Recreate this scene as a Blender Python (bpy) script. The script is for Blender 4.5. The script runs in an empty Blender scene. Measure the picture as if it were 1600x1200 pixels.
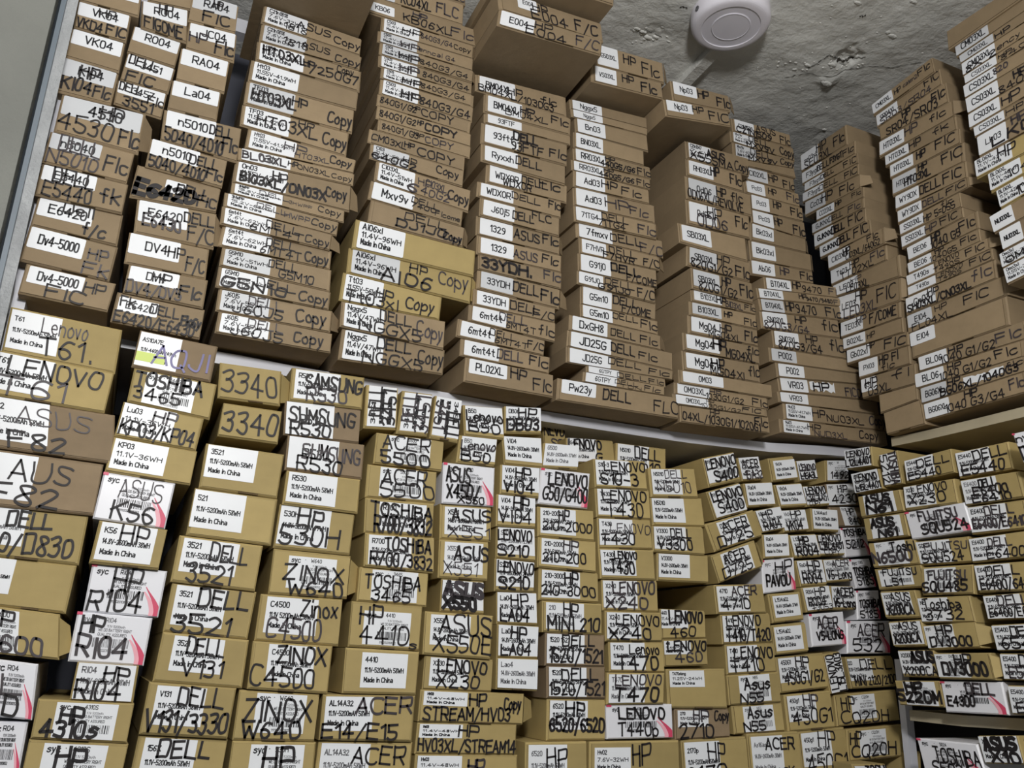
import bpy, bmesh, math, random
from mathutils import Vector, Matrix, noise
random.seed(7)
S = bpy.context.scene
# ---------------------------------------------------------------- camera, world, lights, exposure
F = 1350.0                       # focal length in pixels of the 1600x1200 frame
PITCH, ROLL, YAW = math.radians(17.93), math.radians(1.90), math.radians(24.10)
CAM = Vector((0.0, -0.9, 0.0))
fw = Vector((math.sin(YAW)*math.cos(PITCH), math.cos(YAW)*math.cos(PITCH), math.sin(PITCH)))
rt0 = Vector((math.cos(YAW), -math.sin(YAW), 0)); up0 = rt0.cross(fw)
rt = rt0*math.cos(ROLL) + up0*math.sin(ROLL); up = up0*math.cos(ROLL) - rt0*math.sin(ROLL)
cam = bpy.data.objects.new('camera', bpy.data.cameras.new('camera'))
S.collection.objects.link(cam); S.camera = cam
cam.data.sensor_width = 36; cam.data.lens = 36*F/1600; cam.data.clip_start = .02
cam.matrix_world = Matrix(((rt.x, up.x, -fw.x, CAM.x), (rt.y, up.y, -fw.y, CAM.y), (rt.z, up.z, -fw.z, CAM.z), (0, 0, 0, 1)))
w = bpy.data.worlds.new('room_light'); S.world = w; w.use_nodes = True
w.node_tree.nodes['Background'].inputs[0].default_value = (.86, .93, 1, 1)
w.node_tree.nodes['Background'].inputs[1].default_value = .14
def lamp(name, loc, power, size, col):
    l = bpy.data.lights.new(name, 'POINT'); l.energy = power; l.shadow_soft_size = size; l.color = col
    o = bpy.data.objects.new(name, l); o.location = loc; S.collection.objects.link(o); return o
lamp('room_lamp', (.0, -1.20, .52), 43, .075, (1, .985, .96))
S.view_settings.view_transform = 'Standard'; S.view_settings.look = 'None'
S.view_settings.gamma = 1; S.view_settings.use_curve_mapping = False; S.view_settings.exposure = 0

def ray(x, y): return rt*((x-800)/F) + up*((600-y)/F) + fw
def on_y(x, y, p=0.0):           # pixel -> point on the plane of the back shelf fronts
    d = ray(x, y); return CAM + d*((p-CAM.y)/d.y)
def on_x(x, y, p):               # pixel -> point on the plane of the right shelf fronts
    d = ray(x, y); return CAM + d*((p-CAM.x)/d.x)
def on_z(x, y, p):
    d = ray(x, y); return CAM + d*((p-CAM.z)/d.z)
XU, XL, XS = .962, .925, .935    # front planes of the cartons on the right hand shelves
CEIL = .925
# ---------------------------------------------------------------- materials
def mat(name, col, rough=.7, noise_amt=.12, scale=40, bump=0, spec=.35, stretch=None, kind=None):
    m = bpy.data.materials.new(name); m.use_nodes = True; N = m.node_tree.nodes; L = m.node_tree.links
    b = N['Principled BSDF']; b.inputs['Roughness'].default_value = rough
    b.inputs['Specular IOR Level'].default_value = spec
    tc = N.new('ShaderNodeTexCoord'); mp = N.new('ShaderNodeMapping'); L.new(tc.outputs['Object'], mp.inputs[0])
    if stretch: mp.inputs['Scale'].default_value = stretch
    n = N.new('ShaderNodeTexNoise'); n.inputs['Scale'].default_value = scale; n.inputs['Detail'].default_value = 6
    L.new(mp.outputs[0], n.inputs[0])
    r = N.new('ShaderNodeValToRGB'); L.new(n.outputs[0], r.inputs[0])
    lo = [max(0, c*(1-noise_amt)) for c in col]; hi = [min(1, c*(1+noise_amt)) for c in col]
    r.color_ramp.elements[0].position = .3; r.color_ramp.elements[1].position = .7
    r.color_ramp.elements[0].color = (*lo, 1); r.color_ramp.elements[1].color = (*hi, 1)
    out = r.outputs[0]
    if kind == 'carton':          # each carton a little lighter or darker
        oi = N.new('ShaderNodeObjectInfo'); mr = N.new('ShaderNodeMapRange')
        mr.inputs[3].default_value = .86; mr.inputs[4].default_value = 1.1
        L.new(oi.outputs['Random'], mr.inputs[0])
        hs = N.new('ShaderNodeHueSaturation'); L.new(mr.outputs[0], hs.inputs['Value']); L.new(out, hs.inputs['Color']); out = hs.outputs[0]
    L.new(out, b.inputs['Base Color'])
    if bump:
        n2 = N.new('ShaderNodeTexNoise'); n2.inputs['Scale'].default_value = scale*2.2; n2.inputs['Detail'].default_value = 8
        L.new(mp.outputs[0], n2.inputs[0]); bp = N.new('ShaderNodeBump'); bp.inputs['Strength'].default_value = bump
        bp.inputs['Distance'].default_value = .004; L.new(n2.outputs[0], bp.inputs['Height']); L.new(bp.outputs[0], b.inputs['Normal'])
    return m
def lin(r, g, b): return tuple((c/255/12.92 if c/255 <= .04045 else ((c/255+.055)/1.055)**2.4) for c in (r, g, b))
M_TAN = mat('tan_cardboard', lin(144, 125, 98), .75, .06, 60, .08, kind='carton')
M_OCH = mat('ochre_cardboard', lin(168, 148, 98), .7, .05, 50, .06, kind='carton')
M_BRN = mat('brown_cardboard', lin(138, 119, 94), .75, .06, 60, .08, kind='carton')
M_EDGE = mat('cut_cardboard_edge', lin(92, 76, 52), .9, .2, 90)
M_WCARD = mat('white_printed_card', lin(226, 226, 232), .35, .02, 20, 0, .5)
M_PAPER = mat('white_label_paper', lin(228, 230, 234), .38, .02, 30, .03, .5)
M_GREYP = mat('silvery_label_paper', lin(200, 202, 206), .3, .03, 30, .03, .5)
M_PRINT = mat('black_print', lin(38, 38, 42), .5, .1, 30)
M_GPRINT = mat('grey_print', lin(120, 120, 124), .5, .1, 30)
M_INK = mat('marker_ink', lin(34, 30, 32), .55, .3, 60, 0, .35)
M_INKL = mat('faded_marker_ink', lin(64, 58, 62), .5, .3, 60, 0, .4)
M_INKB = mat('blue_marker_ink', lin(52, 38, 120), .4, .2, 60, 0, .5)
M_RED = mat('red_print', lin(206, 74, 104), .4, .05, 30)
M_PINK = mat('pink_print', lin(236, 170, 182), .4, .05, 30)
M_YEL = mat('yellow_sticker', lin(208, 224, 120), .5, .04, 30)
M_BOARD = mat('white_melamine_board', lin(205, 206, 214), .4, .04, 15, 0, .5)
M_SHADE = mat('painted_shelf_shade', lin(52, 48, 44), .8, .1, 10)  # near-black tone paints in the shade inside the right shelving
M_CREAM = mat('cream_board_edge', lin(176, 166, 142), .55, .08, 25, .05)
# ---------------------------------------------------------------- writing: a small stroke alphabet, 9 units tall
G = {'A':'00 39 60;13 53','B':'00 09;~09 39 59 56 45 05;~05 45 64 61 40 00','C':'~68 59 19 06 03 10 50 61','D':'00 09;~09 39 69 60 30 00',
'E':'69 09 00 60;05 55','F':'69 09 00;05 55','G':'~68 59 19 06 03 10 50 62 64;64 34','H':'00 09;60 69;05 65','I':'10 19','J':'~59 52 40 20 01 02',
'K':'00 09;69 04;25 60','L':'09 00 60','M':'00 09 33 69 60','N':'00 09 60 69','O':'~39 19 06 03 10 50 63 66 59 39','P':'00 09;~09 49 69 64 44 04',
'Q':'~39 19 06 03 10 50 63 66 59 39;42 6a','R':'00 09;~09 49 69 64 44 04;34 60','S':'~68 59 19 07 15 54 62 50 10 01','T':'09 69;39 30','U':'~09 02 10 50 62 69',
'V':'09 30 69','W':'09 20 46 60 89','X':'00 69;09 60','Y':'09 35 69;35 30','Z':'09 69 00 60',
'0':'~29 19 07 02 10 40 52 57 49 29','1':'07 29 20','2':'~07 18 39 57 45 00;00 50','3':'~08 29 49 57 35 25;~25 45 53 40 20 01','4':'40 49 03 63','5':'59 09 05;~05 35 54 51 30 10 01',
'6':'~58 39 17 03 10 30 52 44 25 04','7':'09 59 10','8':'~25 08 29 49 57 25 02 10 40 52 25','9':'~54 34 06 18 39 58 53 30 10',
'a':'~16 46 55 50;~54 23 02 10 30 52','b':'09 00;~04 26 54 51 30 01','c':'~55 36 05 01 10 40 51','d':'59 50;~54 36 05 01 20 52','e':'~03 53 55 36 15 04 02 10 40 51',
'f':'~49 29 27 20;05 45','g':'~56 5a 3c 0b;~54 36 05 02 20 52','h':'09 00;~04 26 55 50','i':'16 10;18 19','j':'~16 1b 0c;18 19','k':'09 00;56 03;14 50','l':'10 19',
'm':'06 00;~04 26 35 30;~34 56 65 60','n':'06 00;~04 26 55 50','o':'~36 15 03 10 40 52 54 36','p':'06 0c;~04 26 54 51 30 01','q':'56 5c;~54 36 05 01 20 52',
'r':'06 00;~04 26 46','s':'~55 36 15 04 43 52 30 10 01','t':'~29 21 30 40;06 46','u':'~06 01 20 51;56 50','v':'06 20 46','w':'06 10 35 50 66','x':'00 56;06 50',
'y':'06 20;~46 20 0c','z':'06 56 00 50','-':'04 44','.':'10 11','/':'0a 5a' ,'|':'1a 19','+':'04 64;37 31','=':'03 43;06 46','#':'02 18 23 49 35 61 08 54 02 58','°':'~17 28 37 26 17',',':'11 0b'}
G['/'] = '0a 4a'; G['/'] = '0b 5' + '9'
def _pt(s):
    c = {'a': -1, 'b': -2, 'c': -3}; return (float(s[0]), float(c.get(s[1], None) if s[1] in c else s[1]))
def _glyph(s):
    out = []
    for st in s.split(';'):
        cur = st.startswith('~'); P = [_pt(t) for t in st.lstrip('~').split()]
        if cur:
            Q = [P[0]]
            for a, b in zip(P[:-1], P[1:]): Q += [(a[0]*.75+b[0]*.25, a[1]*.75+b[1]*.25), (a[0]*.25+b[0]*.75, a[1]*.25+b[1]*.75)]
            P = [P[0]] + Q[2:-1] + [P[-1]]; Q = [P[0]]
            for a, b in zip(P[:-1], P[1:]): Q += [(a[0]*.75+b[0]*.25, a[1]*.75+b[1]*.25), (a[0]*.25+b[0]*.75, a[1]*.25+b[1]*.75)]
            P = [P[0]] + Q[2:-1] + [P[-1]]
        out.append(P)
    return out, max(p[0] for st in out for p in st)
GL = {k: _glyph(v) for k, v in G.items()}
def strokes(text, jit=0.0, rnd=random):
    """polylines of a word, baseline 0, height 9, and its width"""
    x = 0; out = []
    for ch in text:
        if ch == ' ': x += 4; continue
        if ch not in GL: continue
        g, w_ = GL[ch]; sx = 1+rnd.uniform(-jit, jit)*.8; sy = 1+rnd.uniform(-jit, jit)*.6; sk = rnd.uniform(-jit, jit)*.35; dy = rnd.uniform(-jit, jit)*2.2
        for st in g: 
            f1, f2, a1 = rnd.uniform(0, 6), rnd.uniform(0, 6), jit*2.6
            out.append([(x+p[0]*sx+sk*p[1]+a1*math.sin(p[1]*.55+f1), p[1]*sy+dy+a1*math.sin(p[0]*.6+f2)) for p in st])
        x += w_*sx + 2.0
    return out, max(1, x-2.0)
def ribbon(V, Fc, pts, hw, Pf, mi, MI):
    """flat ribbon of half width hw along 2-D pts, broken at sharp corners; Pf maps (metres x, metres y) -> 3-D"""
    run = [pts[0]] if pts else []
    for i in range(1, len(pts)):
        run.append(pts[i])
        if i < len(pts)-1:
            a, p, b = pts[i-1], pts[i], pts[i+1]; d1 = (p[0]-a[0], p[1]-a[1]); d2 = (b[0]-p[0], b[1]-p[1])
            l = math.hypot(*d1)*math.hypot(*d2)
            if l > 1e-14 and (d1[0]*d2[0]+d1[1]*d2[1])/l < .35: _rib(V, Fc, run, hw, Pf, mi, MI); run = [p]
    if len(run) > 1: _rib(V, Fc, run, hw, Pf, mi, MI)
def _rib(V, Fc, pts, hw, Pf, mi, MI):
    n = len(pts); base = len(V)
    for i, p in enumerate(pts):
        a = pts[max(0, i-1)]; b = pts[min(n-1, i+1)]
        dx, dy = b[0]-a[0], b[1]-a[1]; l = math.hypot(dx, dy) or 1e-9; nx, ny = -dy/l, dx/l; k = hw; ex = ey = 0
        if i == 0: ex, ey = -dx/l*hw*.8, -dy/l*hw*.8
        elif i == n-1: ex, ey = dx/l*hw*.8, dy/l*hw*.8
        V.append(Pf(p[0]+ex+nx*k, p[1]+ey+ny*k)); V.append(Pf(p[0]+ex-nx*k, p[1]+ey-ny*k))
    for i in range(n-1):
        q = base+2*i; Fc.append((q, q+1, q+3, q+2)); MI.append(mi)
def mesh_obj(name, V, Fc, mats, MI=None, parent=None, origin=None, coll=S.collection):
    me = bpy.data.meshes.new(name); o0 = origin or Vector((0, 0, 0))
    me.from_pydata([Vector(v)-o0 for v in V], [], Fc)
    for m in mats: me.materials.append(m)
    if MI: me.polygons.foreach_set('material_index', MI)
    me.update(); o = bpy.data.objects.new(name, me); coll.objects.link(o)
    if parent: o.parent = parent
    else: o.location = o0
    return o
def box_vf(V, Fc, c0, c1):
    b = len(V); (x0, y0, z0), (x1, y1, z1) = c0, c1
    V += [Vector((x, y, z)) for x in (x0, x1) for y in (y0, y1) for z in (z0, z1)]
    Fc += [tuple(b+i for i in f) for f in ((0, 1, 3, 2), (4, 6, 7, 5), (0, 4, 5, 1), (2, 3, 7, 6), (0, 2, 6, 4), (1, 5, 7, 3))]
def tag(o, label=None, cat=None, group=None, kind=None):
    if label: o['label'] = label
    if cat: o['category'] = cat
    if group: o['group'] = group
    if kind: o['kind'] = kind
    return o
# ---------------------------------------------------------------- what stands where
# rows: "pixel corners|flags|label area|print|handwriting".  4 numbers = top edge (the next row gives the bottom); 6 = top edge + lower left corner
# handwriting: text,u0,v0,u1,height (percent of the face); '^' = stacked vertical writing
STACKS = [
('A','first','upper',dict(L='3 4 97 52',P='S'),"""
128 -40 222 -14|||-|
122 1 205 24|||VK04|HP,42,8,72,28;VKD4,5,60,52,34;FlC,60,55,97,38
113 43 196 67|||VK04|
100 88 186 114|||KI04|HP,35,10,68,35;KI04,8,50,60,38;Flc,66,55,95,36
96 145 228 178|||4530|HP,48,8,75,36;4530,4,44,66,46;Flc,75,50,98,42
78 204 210 240|L3 4 62 52||n5040|DELL,14,2,62,50;N5010,4,52,62,44;Flc,70,30,97,50
65 254 201 288|L3 4 64 50||E5440|DELL,16,4,62,48;E5440,8,50,62,46;fk,72,28,94,52
58 306 194 336|L3 5 66 62||E6420|Dell,32,0,66,36;f/c,58,50,84,42
45 351 185 386|L3 4 64 60||Dv4-5000|HP,70,22,92,30;Fk,68,60,96,36
40 410 181 443|L5 6 66 60||Dv4-5000|HP,68,20,92,34;FlC,28,56,72,42
31 459 172 489|E|||
"""),
('B','second','upper',dict(L='3 4 97 52',P='S'),"""
235 -36 312 -14|||-|
222 0 295 16|||RO04|HP,38,2,66,34;FIGOME,8,55,88,40
210 40 285 66|||RO04|
199 82 274 107|||3451|DELL,8,2,66,34;FlC,10,58,66,38
185 125 261 146|||3457|DELL,6,4,50,36;Flc,66,26,98,36;3551,18,55,78,40
176 162 252 187|E|||
"""),
('C','third','upper',dict(L='2 4 62 62',P='S'),"""
301 -12 374 10|L3 0 97 52||RA04|HP,46,6,66,30;FlC,28,52,84,36
295 34 371 54|L3 3 97 52||JC04|HP,4,34,40,36;Flc,58,40,96,48
282 74 359 96|L3 3 97 50||RAO4|
270 124 346 145|L3 3 97 52||La04|
257 170 378 200|L4 3 67 54||n5010|DELL,60,12,90,30;5040/4010,5,55,80,40;Flc,78,40,98,40
236 216 356 251|L2 2 64 55||n5010|DELL,52,14,90,36;5040/4010,4,56,76,40;Flc,78,46,98,38
215 257 346 294|L36 22 60 64||-|DELL,50,26,88,40;E6420,4,44,72,44,4;FlC,76,50,98,40
214 311 340 334|L3 3 64 64||E6420|E6430,10,38,56,36,2;DELL,60,12,97,30;F/C,66,50,98,42
201 362 329 389|L2 3 64 66||DV4|HP,50,20,70,34;F/C,74,40,96,46
200 412 325 438|L3 4 64 54||DV4|HP,32,12,54,34;DV4/DV5,3,55,70,42;Flc,68,36,94,44
182 455 322 484|L4 14 48 60||E6420|Fk,6,10,22,36;DELL,40,16,72,34;E6420/E6430,3,58,92,40;Fk6y,76,34,98,34,2
172 502 316 531|E|||
"""),
('D','fourth','upper',dict(L='3 6 44 92',P='M'),"""
411 8 567 62|||C21n1818^7.6V-32WH|ASUS,34,20,68,40;1818,22,56,44,36;Copy,72,36,99,42
408 36 566 89|||C21n1818^7.6V-32WH|1818,22,36,46,40;ASUS,40,26,68,38;Copy,74,40,99,48
401 64 565 111|||Ht03^11.55V-41.9WH|HT03XL,6,14,46,46,2;HP,44,24,54,32,2;/250G7,50,36,97,44;Copy,76,8,92,30
392 92 561 144|||Ht03^11.55V-41.9WH|
385 126 555 172|||TF03^11.55V-42WH|HT03XL,6,26,46,48,2;HP,42,16,56,40;Copy,76,34,98,50
378 162 546 208|||TF03^11.55V-42WH|HT03XL,14,24,70,52;HP,52,6,66,30;Copy,76,28,98,50
387 200 557 250|||Ht03^11.55V-41.9WH|HP,34,16,54,46;HT03XL,44,54,76,30,1;Copy,76,20,96,50
372 230 555 272|||On03|BL03XL,4,20,40,60,2;HP,42,20,50,40,2;ON03XL,50,30,78,40;Copy,80,36,98,40
366 249 550 290|||On03^11.55V-42WH|HP,32,16,44,40;BI03XL/ON03X,6,46,78,40,2;Copy,78,24,96,40
362 285 540 330|||3HWPP^15.2V-68WH|DELL,24,10,50,40,1;3HWPP,50,34,70,26,1;Copy,76,14,96,50
351 300 530 347|||3HWPP^15.2V-68WH|DELL,28,14,54,40,1;HWPP,52,28,74,36,1;Copy,76,20,98,50
347 322 520 367|||6mt4t^7.6V-62WH|DELL,40,16,70,44;6MT4T,26,52,74,42;Copy,76,40,98,46
346 351 520 392|||6mt4t^7.6V-62WH|DELL,40,12,66,42;6MT4T,36,52,72,40;Copy,76,34,97,52
346 385 520 422|||G5M10^7.4V-51WH|DELL,42,12,68,40;G5M10,52,52,84,40
341 415 519 457|||G5M10^7.4V-51WH|G5N10,4,40,60,50,2;DELL,34,12,68,44;Copy,72,30,97,54
341 450 521 486|||J60j5^7.6V-55WH|DELL,26,8,56,40;J60J5,14,50,56,44;Copy,68,24,94,56
340 486 521 521|||J60j5^7.6V-55WH|DELL,26,8,56,40;J60J5,12,50,56,44;Copy,66,24,92,56
337 520 517 552|E|||
"""),
('E','fifth','upper',dict(L='3 5 40 95',P='M'),"""
572 -75 727 -30|||-|HP,48,56,60,26;FLC,80,66,98,30
570 -45 726 8|L3 40 30 95||-|KC04XL,36,48,66,40;FLC,72,30,94,50
568 -8 746 47|L4 28 26 82||KB06|HP,42,10,54,34,2;KB06XL,34,40,76,44;Flc,76,30,96,48
595 26 741 73|||C503^11.4V-46WH|HP,22,22,42,50;840G3/G4,42,30,76,36,1;Copy,78,34,96,36
590 47 740 93|||C503^11.4V-46WH|HP,24,36,42,50,2;enncal G4,42,38,80,36,1
592 66 740 112|||C503^11.4V-46WH|HP,20,30,42,60,2;840G3/G4,42,36,94,44
591 84 739 130|||C503^11.4V-46WH|HP,22,30,42,60,2;840G3/G4,46,34,96,44
595 105 742 150|||C503^11.4V-46WH|HP,22,30,42,60,2;840G3/G4,42,34,90,44
594 122 741 168|||C503^11.4V-46WH|HP,22,34,42,54,2;840G3/G4,42,40,96,50
590 146 737 191|-||-|840G1/G2,3,22,40,50;HP,36,14,44,34,2;COPY,46,18,80,60
589 165 737 210|-||-|840G1/G2,3,26,40,52;HP,42,20,48,36,2;COPY,50,22,84,58,2
591 186 737 230|-||-|840G1/G3,4,26,42,52;HP,38,20,48,34,2;COPY,50,22,80,60
576 200 728 246|-||-|CM03XL,3,30,38,46;HP,36,22,46,36,2;COPY,50,30,88,60
579 224 726 268|||Ci03^11.4V-51WH|640G2,2,50,48,44,2;HP,34,22,48,40;Copy,70,16,94,50
587 251 737 297|||Ci03XL^11.4V-51WH|6,34,56,44,40,2;HP,44,20,58,30;CI03XL,52,16,74,34,1;40G2,48,54,78,36;Copy,76,30,98,44
580 281 725 330|L3 5 46 92||Mxv9v|DELL,44,14,74,34;7400,44,48,70,26,2;Flcome,70,54,97,30
579 312 728 356|-||-|DELL,36,10,80,36;DJ1J0,28,50,80,38,2;Copy,78,50,97,40,2
555 341 745 392|o||Ai06xl^11.4V-96WH|
544 386 739 432|o||Ai06xl^11.4V-96WH|HP,48,8,62,34;AI06,26,44,66,50,2;Copy,72,8,96,52
536 425 692 464|o||Tt03^11.55V-56WH|HP,34,28,50,40;Tt03xl,6,56,56,42;Copy,64,32,92,50
534 470 697 502|||Nggx5^11.4V/47Wh|DELL,36,6,66,40;NGGX5,18,54,76,44;Copy,72,20,97,56
534 511 697 547|||Nggx5^11.4V/47Wh|DELL,34,6,66,40;NGGX5,22,56,78,42;Copy,74,18,98,56
527 562 692 586|E|||
"""),
('F','sixth','upper',dict(L='4 8 42 90',P='S'),"""
742 115 885 152|||BM04XL|HP,34,30,50,40;BM04XL/1030G3,3,58,84,38;flc,70,30,88,40
755 145 893 185|||BM04XL|HP,40,20,56,36,2;BM04XL,24,50,72,34;Flc,76,20,96,44
756 175 892 212|||93FTF|
751 190 887 226|||93ftf|DELL,36,6,64,40,2;93FTF,34,52,70,42;Flc,78,40,98,40
751 224 884 259|||Ryxxh|DELL,40,20,70,44
760 254 887 290|||WDXOR|DELL,42,18,74,40;WDXOR,20,52,54,40;Flc,64,4,90,50
745 282 878 316|||WDXOR|DELL,40,18,74,40;Flc,84,10,99,50
750 308 876 341|||J60j5|DELL,40,26,66,46;FLC,64,2,88,44
744 336 877 371|||1329|ASUS,44,20,74,50;Flc,78,10,97,50
745 367 879 400|||1329|ASUS,42,26,70,50;Flc,76,20,95,50
747 397 879 427|-||-|33YDH.,4,12,62,70,3;Flc,78,6,98,60
746 420 877 452|||33YDH|DELL,42,20,72,50;Flc,76,24,98,60
740 450 869 482|||33YDH|DELL,44,20,80,56;F/C,72,40,98,50
732 475 869 505|||6mt4t|DELL,34,10,66,44;6MT4T,42,54,76,34;flc,80,30,98,50
715 497 853 532|||6mt4t|DELL,36,12,66,40;6MT4T,42,54,80,36;F/C,80,24,98,50
719 527 860 558|||6mt4t|DELL,40,16,68,56;Flc,76,14,97,60
727 558 866 586|L4 3 46 62||PL02XL|HP,50,8,68,44;Flc,76,30,97,56
726 596 866 622|E|||
"""),
('G','seventh','upper',dict(L='3 5 40 95',P='S'),"""
889 154 1011 185|||Nggx5|
891 170 1012 202|||Nggx5|
897 183 1012 212|||Bn03|
896 205 1007 236|||BN03XL|
895 230 1017 262|||RR03XL|HP,40,4,52,40,2;440G5/G6,34,46,78,46,2;Flc,82,30,99,60
892 249 1016 280|||RR03XL|HP,40,4,52,40,2;440G5/G6,34,46,78,46,2;Flc,82,30,99,60
895 266 1015 297|||Ad03|HP,36,14,56,56;Flc,62,30,88,52
894 291 1024 321|||Ad03|HP,38,20,66,50;Flc,68,36,90,46
896 321 1026 350|L2 5 32 90||71TG4|DELL,32,6,64,44;71TG4,28,50,60,44;Flc,76,30,98,60
899 346 1036 376|||7fmxv|DELL,38,24,74,50;F/C,72,40,98,56
904 371 1032 402|L3 5 32 90||F7HVR|DELL,36,6,70,48;F7HVR,28,54,66,40,2;F/C,78,34,98,56
902 395 1027 422|||G91j0|DELL,40,16,76,46,2;F/COME,60,56,98,42
901 422 1024 450|L2 5 32 90||G91J0|DELL,34,8,72,46;G91J0,26,56,66,40,2;F/C,76,30,98,60
907 445 1025 474|||G5m10|DELL,42,14,74,46;F/COME,54,52,92,44
906 475 1029 502|||G5m10|DELL,40,10,72,46;Flc,76,20,98,60
889 491 1034 525|||DxGH8|DELL,44,30,70,46;Flc,76,30,95,50
886 515 1052 552|||JD25G|DELL,40,16,62,56;Flc,66,36,84,44
884 541 1052 580|||JD25G|DELL,38,6,68,56;Flc,76,24,96,60
915 571 1040 592|||6GTPY|DELL,38,30,74,60;Flc,78,30,97,60
910 580 1039 605|||6GTPY|DELL,38,20,66,44;TON,44,60,70,34;Flc,74,26,94,60
870 590 1062 622 868 625|L3 4 30 66||Pw23y|DELL,36,14,58,52;FLC,78,24,98,60
"""),
('H','eighth','upper',dict(L='4 8 46 85',P='S'),"""
1070 219 1169 247|L4 8 38 92||C21n1347^7.6V|ASUS,32,20,60,40,2;X555MA,6,50,72,46;Copy,76,40,98,52
1071 247 1160 272|||RH03XL|HP,42,10,56,50,2;Flc,76,20,96,56
1070 274 1172 303|||0d06|HP,46,12,60,42;OD06XL/REVOLVE,2,54,86,40;flc,68,14,86,44
1071 310 1171 337|||0d06|HP,32,10,54,50;OD06,16,50,62,50;Flc,76,16,94,50
1059 347 1166 372|||SB03XL|
1072 382 1172 410|||SB03XL|HP,46,10,66,48;820G1/G2,6,54,70,42;Flc,76,36,98,56
1080 417 1176 442|L2 8 44 85||SB03XL|HP,48,10,62,44;820G1/G2,10,54,72,44;Flc,78,20,98,60
1079 450 1180 475|||B103XL|HP,38,20,52,56,2;BID3XL,52,38,78,50;Flc,82,30,99,50
1076 470 1182 492|||B103XL|HP,50,24,62,40,2;Flc,80,40,98,50
1074 491 1184 515|||Mg04|HP,44,14,60,50;MG04XL,28,56,74,42;Flc,80,24,98,60
1066 519 1187 542|||Mg04|HP,38,6,54,60,2;MG04XL,54,44,92,50;flc,82,12,98,44
1065 547 1187 570|||Mg04|HP,36,10,52,60,2;MG04XL,34,54,84,44;flc,84,14,98,60
1059 577 1206 602|||0M03|
1052 597 1200 621|L3 5 36 92||OMO3XL|HP,36,10,48,44;1030G1/G2,32,46,72,48;Flc,82,30,99,60
1050 615 1199 640|L3 5 36 92||OMO3XL|HP,34,4,42,44;1030G1/G2,28,50,70,48;FlC,72,20,92,56,2
1061 632 1202 652|-||-|04XL/1030G1/1020G1,2,36,88,50;HP,32,4,42,36;Flc,82,14,97,56
1060 659 1201 677|E|||
"""),
('K','upper seventh','cap',dict(L='5 5 34 92',P='S'),"""
925 66 1036 98|||G503XL|HP,42,16,58,44;Flc,68,30,92,56
922 100 1035 130|||VS03XL|HP,42,14,58,46;Flc,68,30,90,60
920 126 1035 155|E|||
"""),
('N','upper eighth','cap',dict(L='3 4 42 66',P='S'),"""
1047 125 1140 150|||Np03|HP,44,14,62,44;Flc,76,26,98,60
1036 154 1139 175|||Np03|HP,42,10,58,44;FlC,66,24,96,60
1022 178 1137 197|E|||
"""),
('M','ninth','upper',dict(L='4 6 36 92',P='S'),"""
1142 184 1235 211|||C21N1509|ASUS,40,4,72,46;C21N1509,6,50,64,44,2;Flc,80,36,97,60
1140 204 1240 232|||Mxv9v^7.6V-60WH|DELL,28,4,60,50;MXV9V,24,52,66,44,2;Copy,76,20,98,60
1144 222 1241 252|||Mxv9v^7.6V-60WH|DELL,28,10,62,50;MXV9V,24,60,70,40,2;Copy,76,20,98,60
1143 247 1241 264|-||-|
1165 259 1240 278|L-4 0 42 90||CI02XL|HP,44,20,62,50;Flc,74,36,98,56
1161 280 1249 303|||Pc03|HP,42,20,56,46;Flc,76,20,97,56
1169 302 1254 325|||Pc03|HP,44,10,58,50;Flc,76,20,97,60
1172 327 1257 347|L3 6 40 95||Pc03|HP,42,20,56,50;Flc,76,30,98,60
1172 347 1260 375|L3 6 40 80||Bk03xl|
1170 375 1267 397|L3 6 40 85||Bk03xl|
1169 405 1270 425|L3 6 38 90||Ab06|HP,46,14,60,56;Flc,78,20,98,60
1192 432 1317 450|L2 8 32 95||BT04XL|HP,34,10,44,60;9470,46,30,70,56;Flc,80,20,98,60
1181 450 1320 467|L2 5 28 95||BT04XL|HP,46,14,54,50,2;9470/9480,54,34,84,46,2;Flc,86,30,99,60
1184 466 1315 479|L2 5 28 98||BT04XL|HP,30,10,40,70;9470,42,20,66,70;Flc,78,20,98,70
1186 485 1310 500|L2 5 32 88||SN03XL|HP,42,6,56,44;820G3/G4,3,54,58,44;flc,76,10,96,60
1205 515 1320 530|L2 6 34 84||SN03XL|HP,44,6,60,44;820G3/G4,6,54,64,44;flc,76,10,96,60
1200 542 1345 565|L2 6 28 90||P002|
1211 566 1350 585|L2 6 30 92||P002|
1214 589 1360 602|L2 6 30 92||VR03|*,32,6,60,76;HP,36,20,52,56,2;FlCOME,70,30,98,60
1214 611 1372 627|L2 6 28 92||VR03|
1222 629 1384 650|L2 6 26 94||Nu03^11.55V-41.7WH|HP,26,16,38,50;NUO3XL,40,40,76,44;Copy,82,16,98,60
1216 654 1386 674|L3 6 26 94||Nu03^11.55V-41.7WH|HP,24,10,36,50;NUD3XL,30,54,60,44;Copy,72,16,90,60
1216 676 1380 695|E|||
"""),
]
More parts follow.
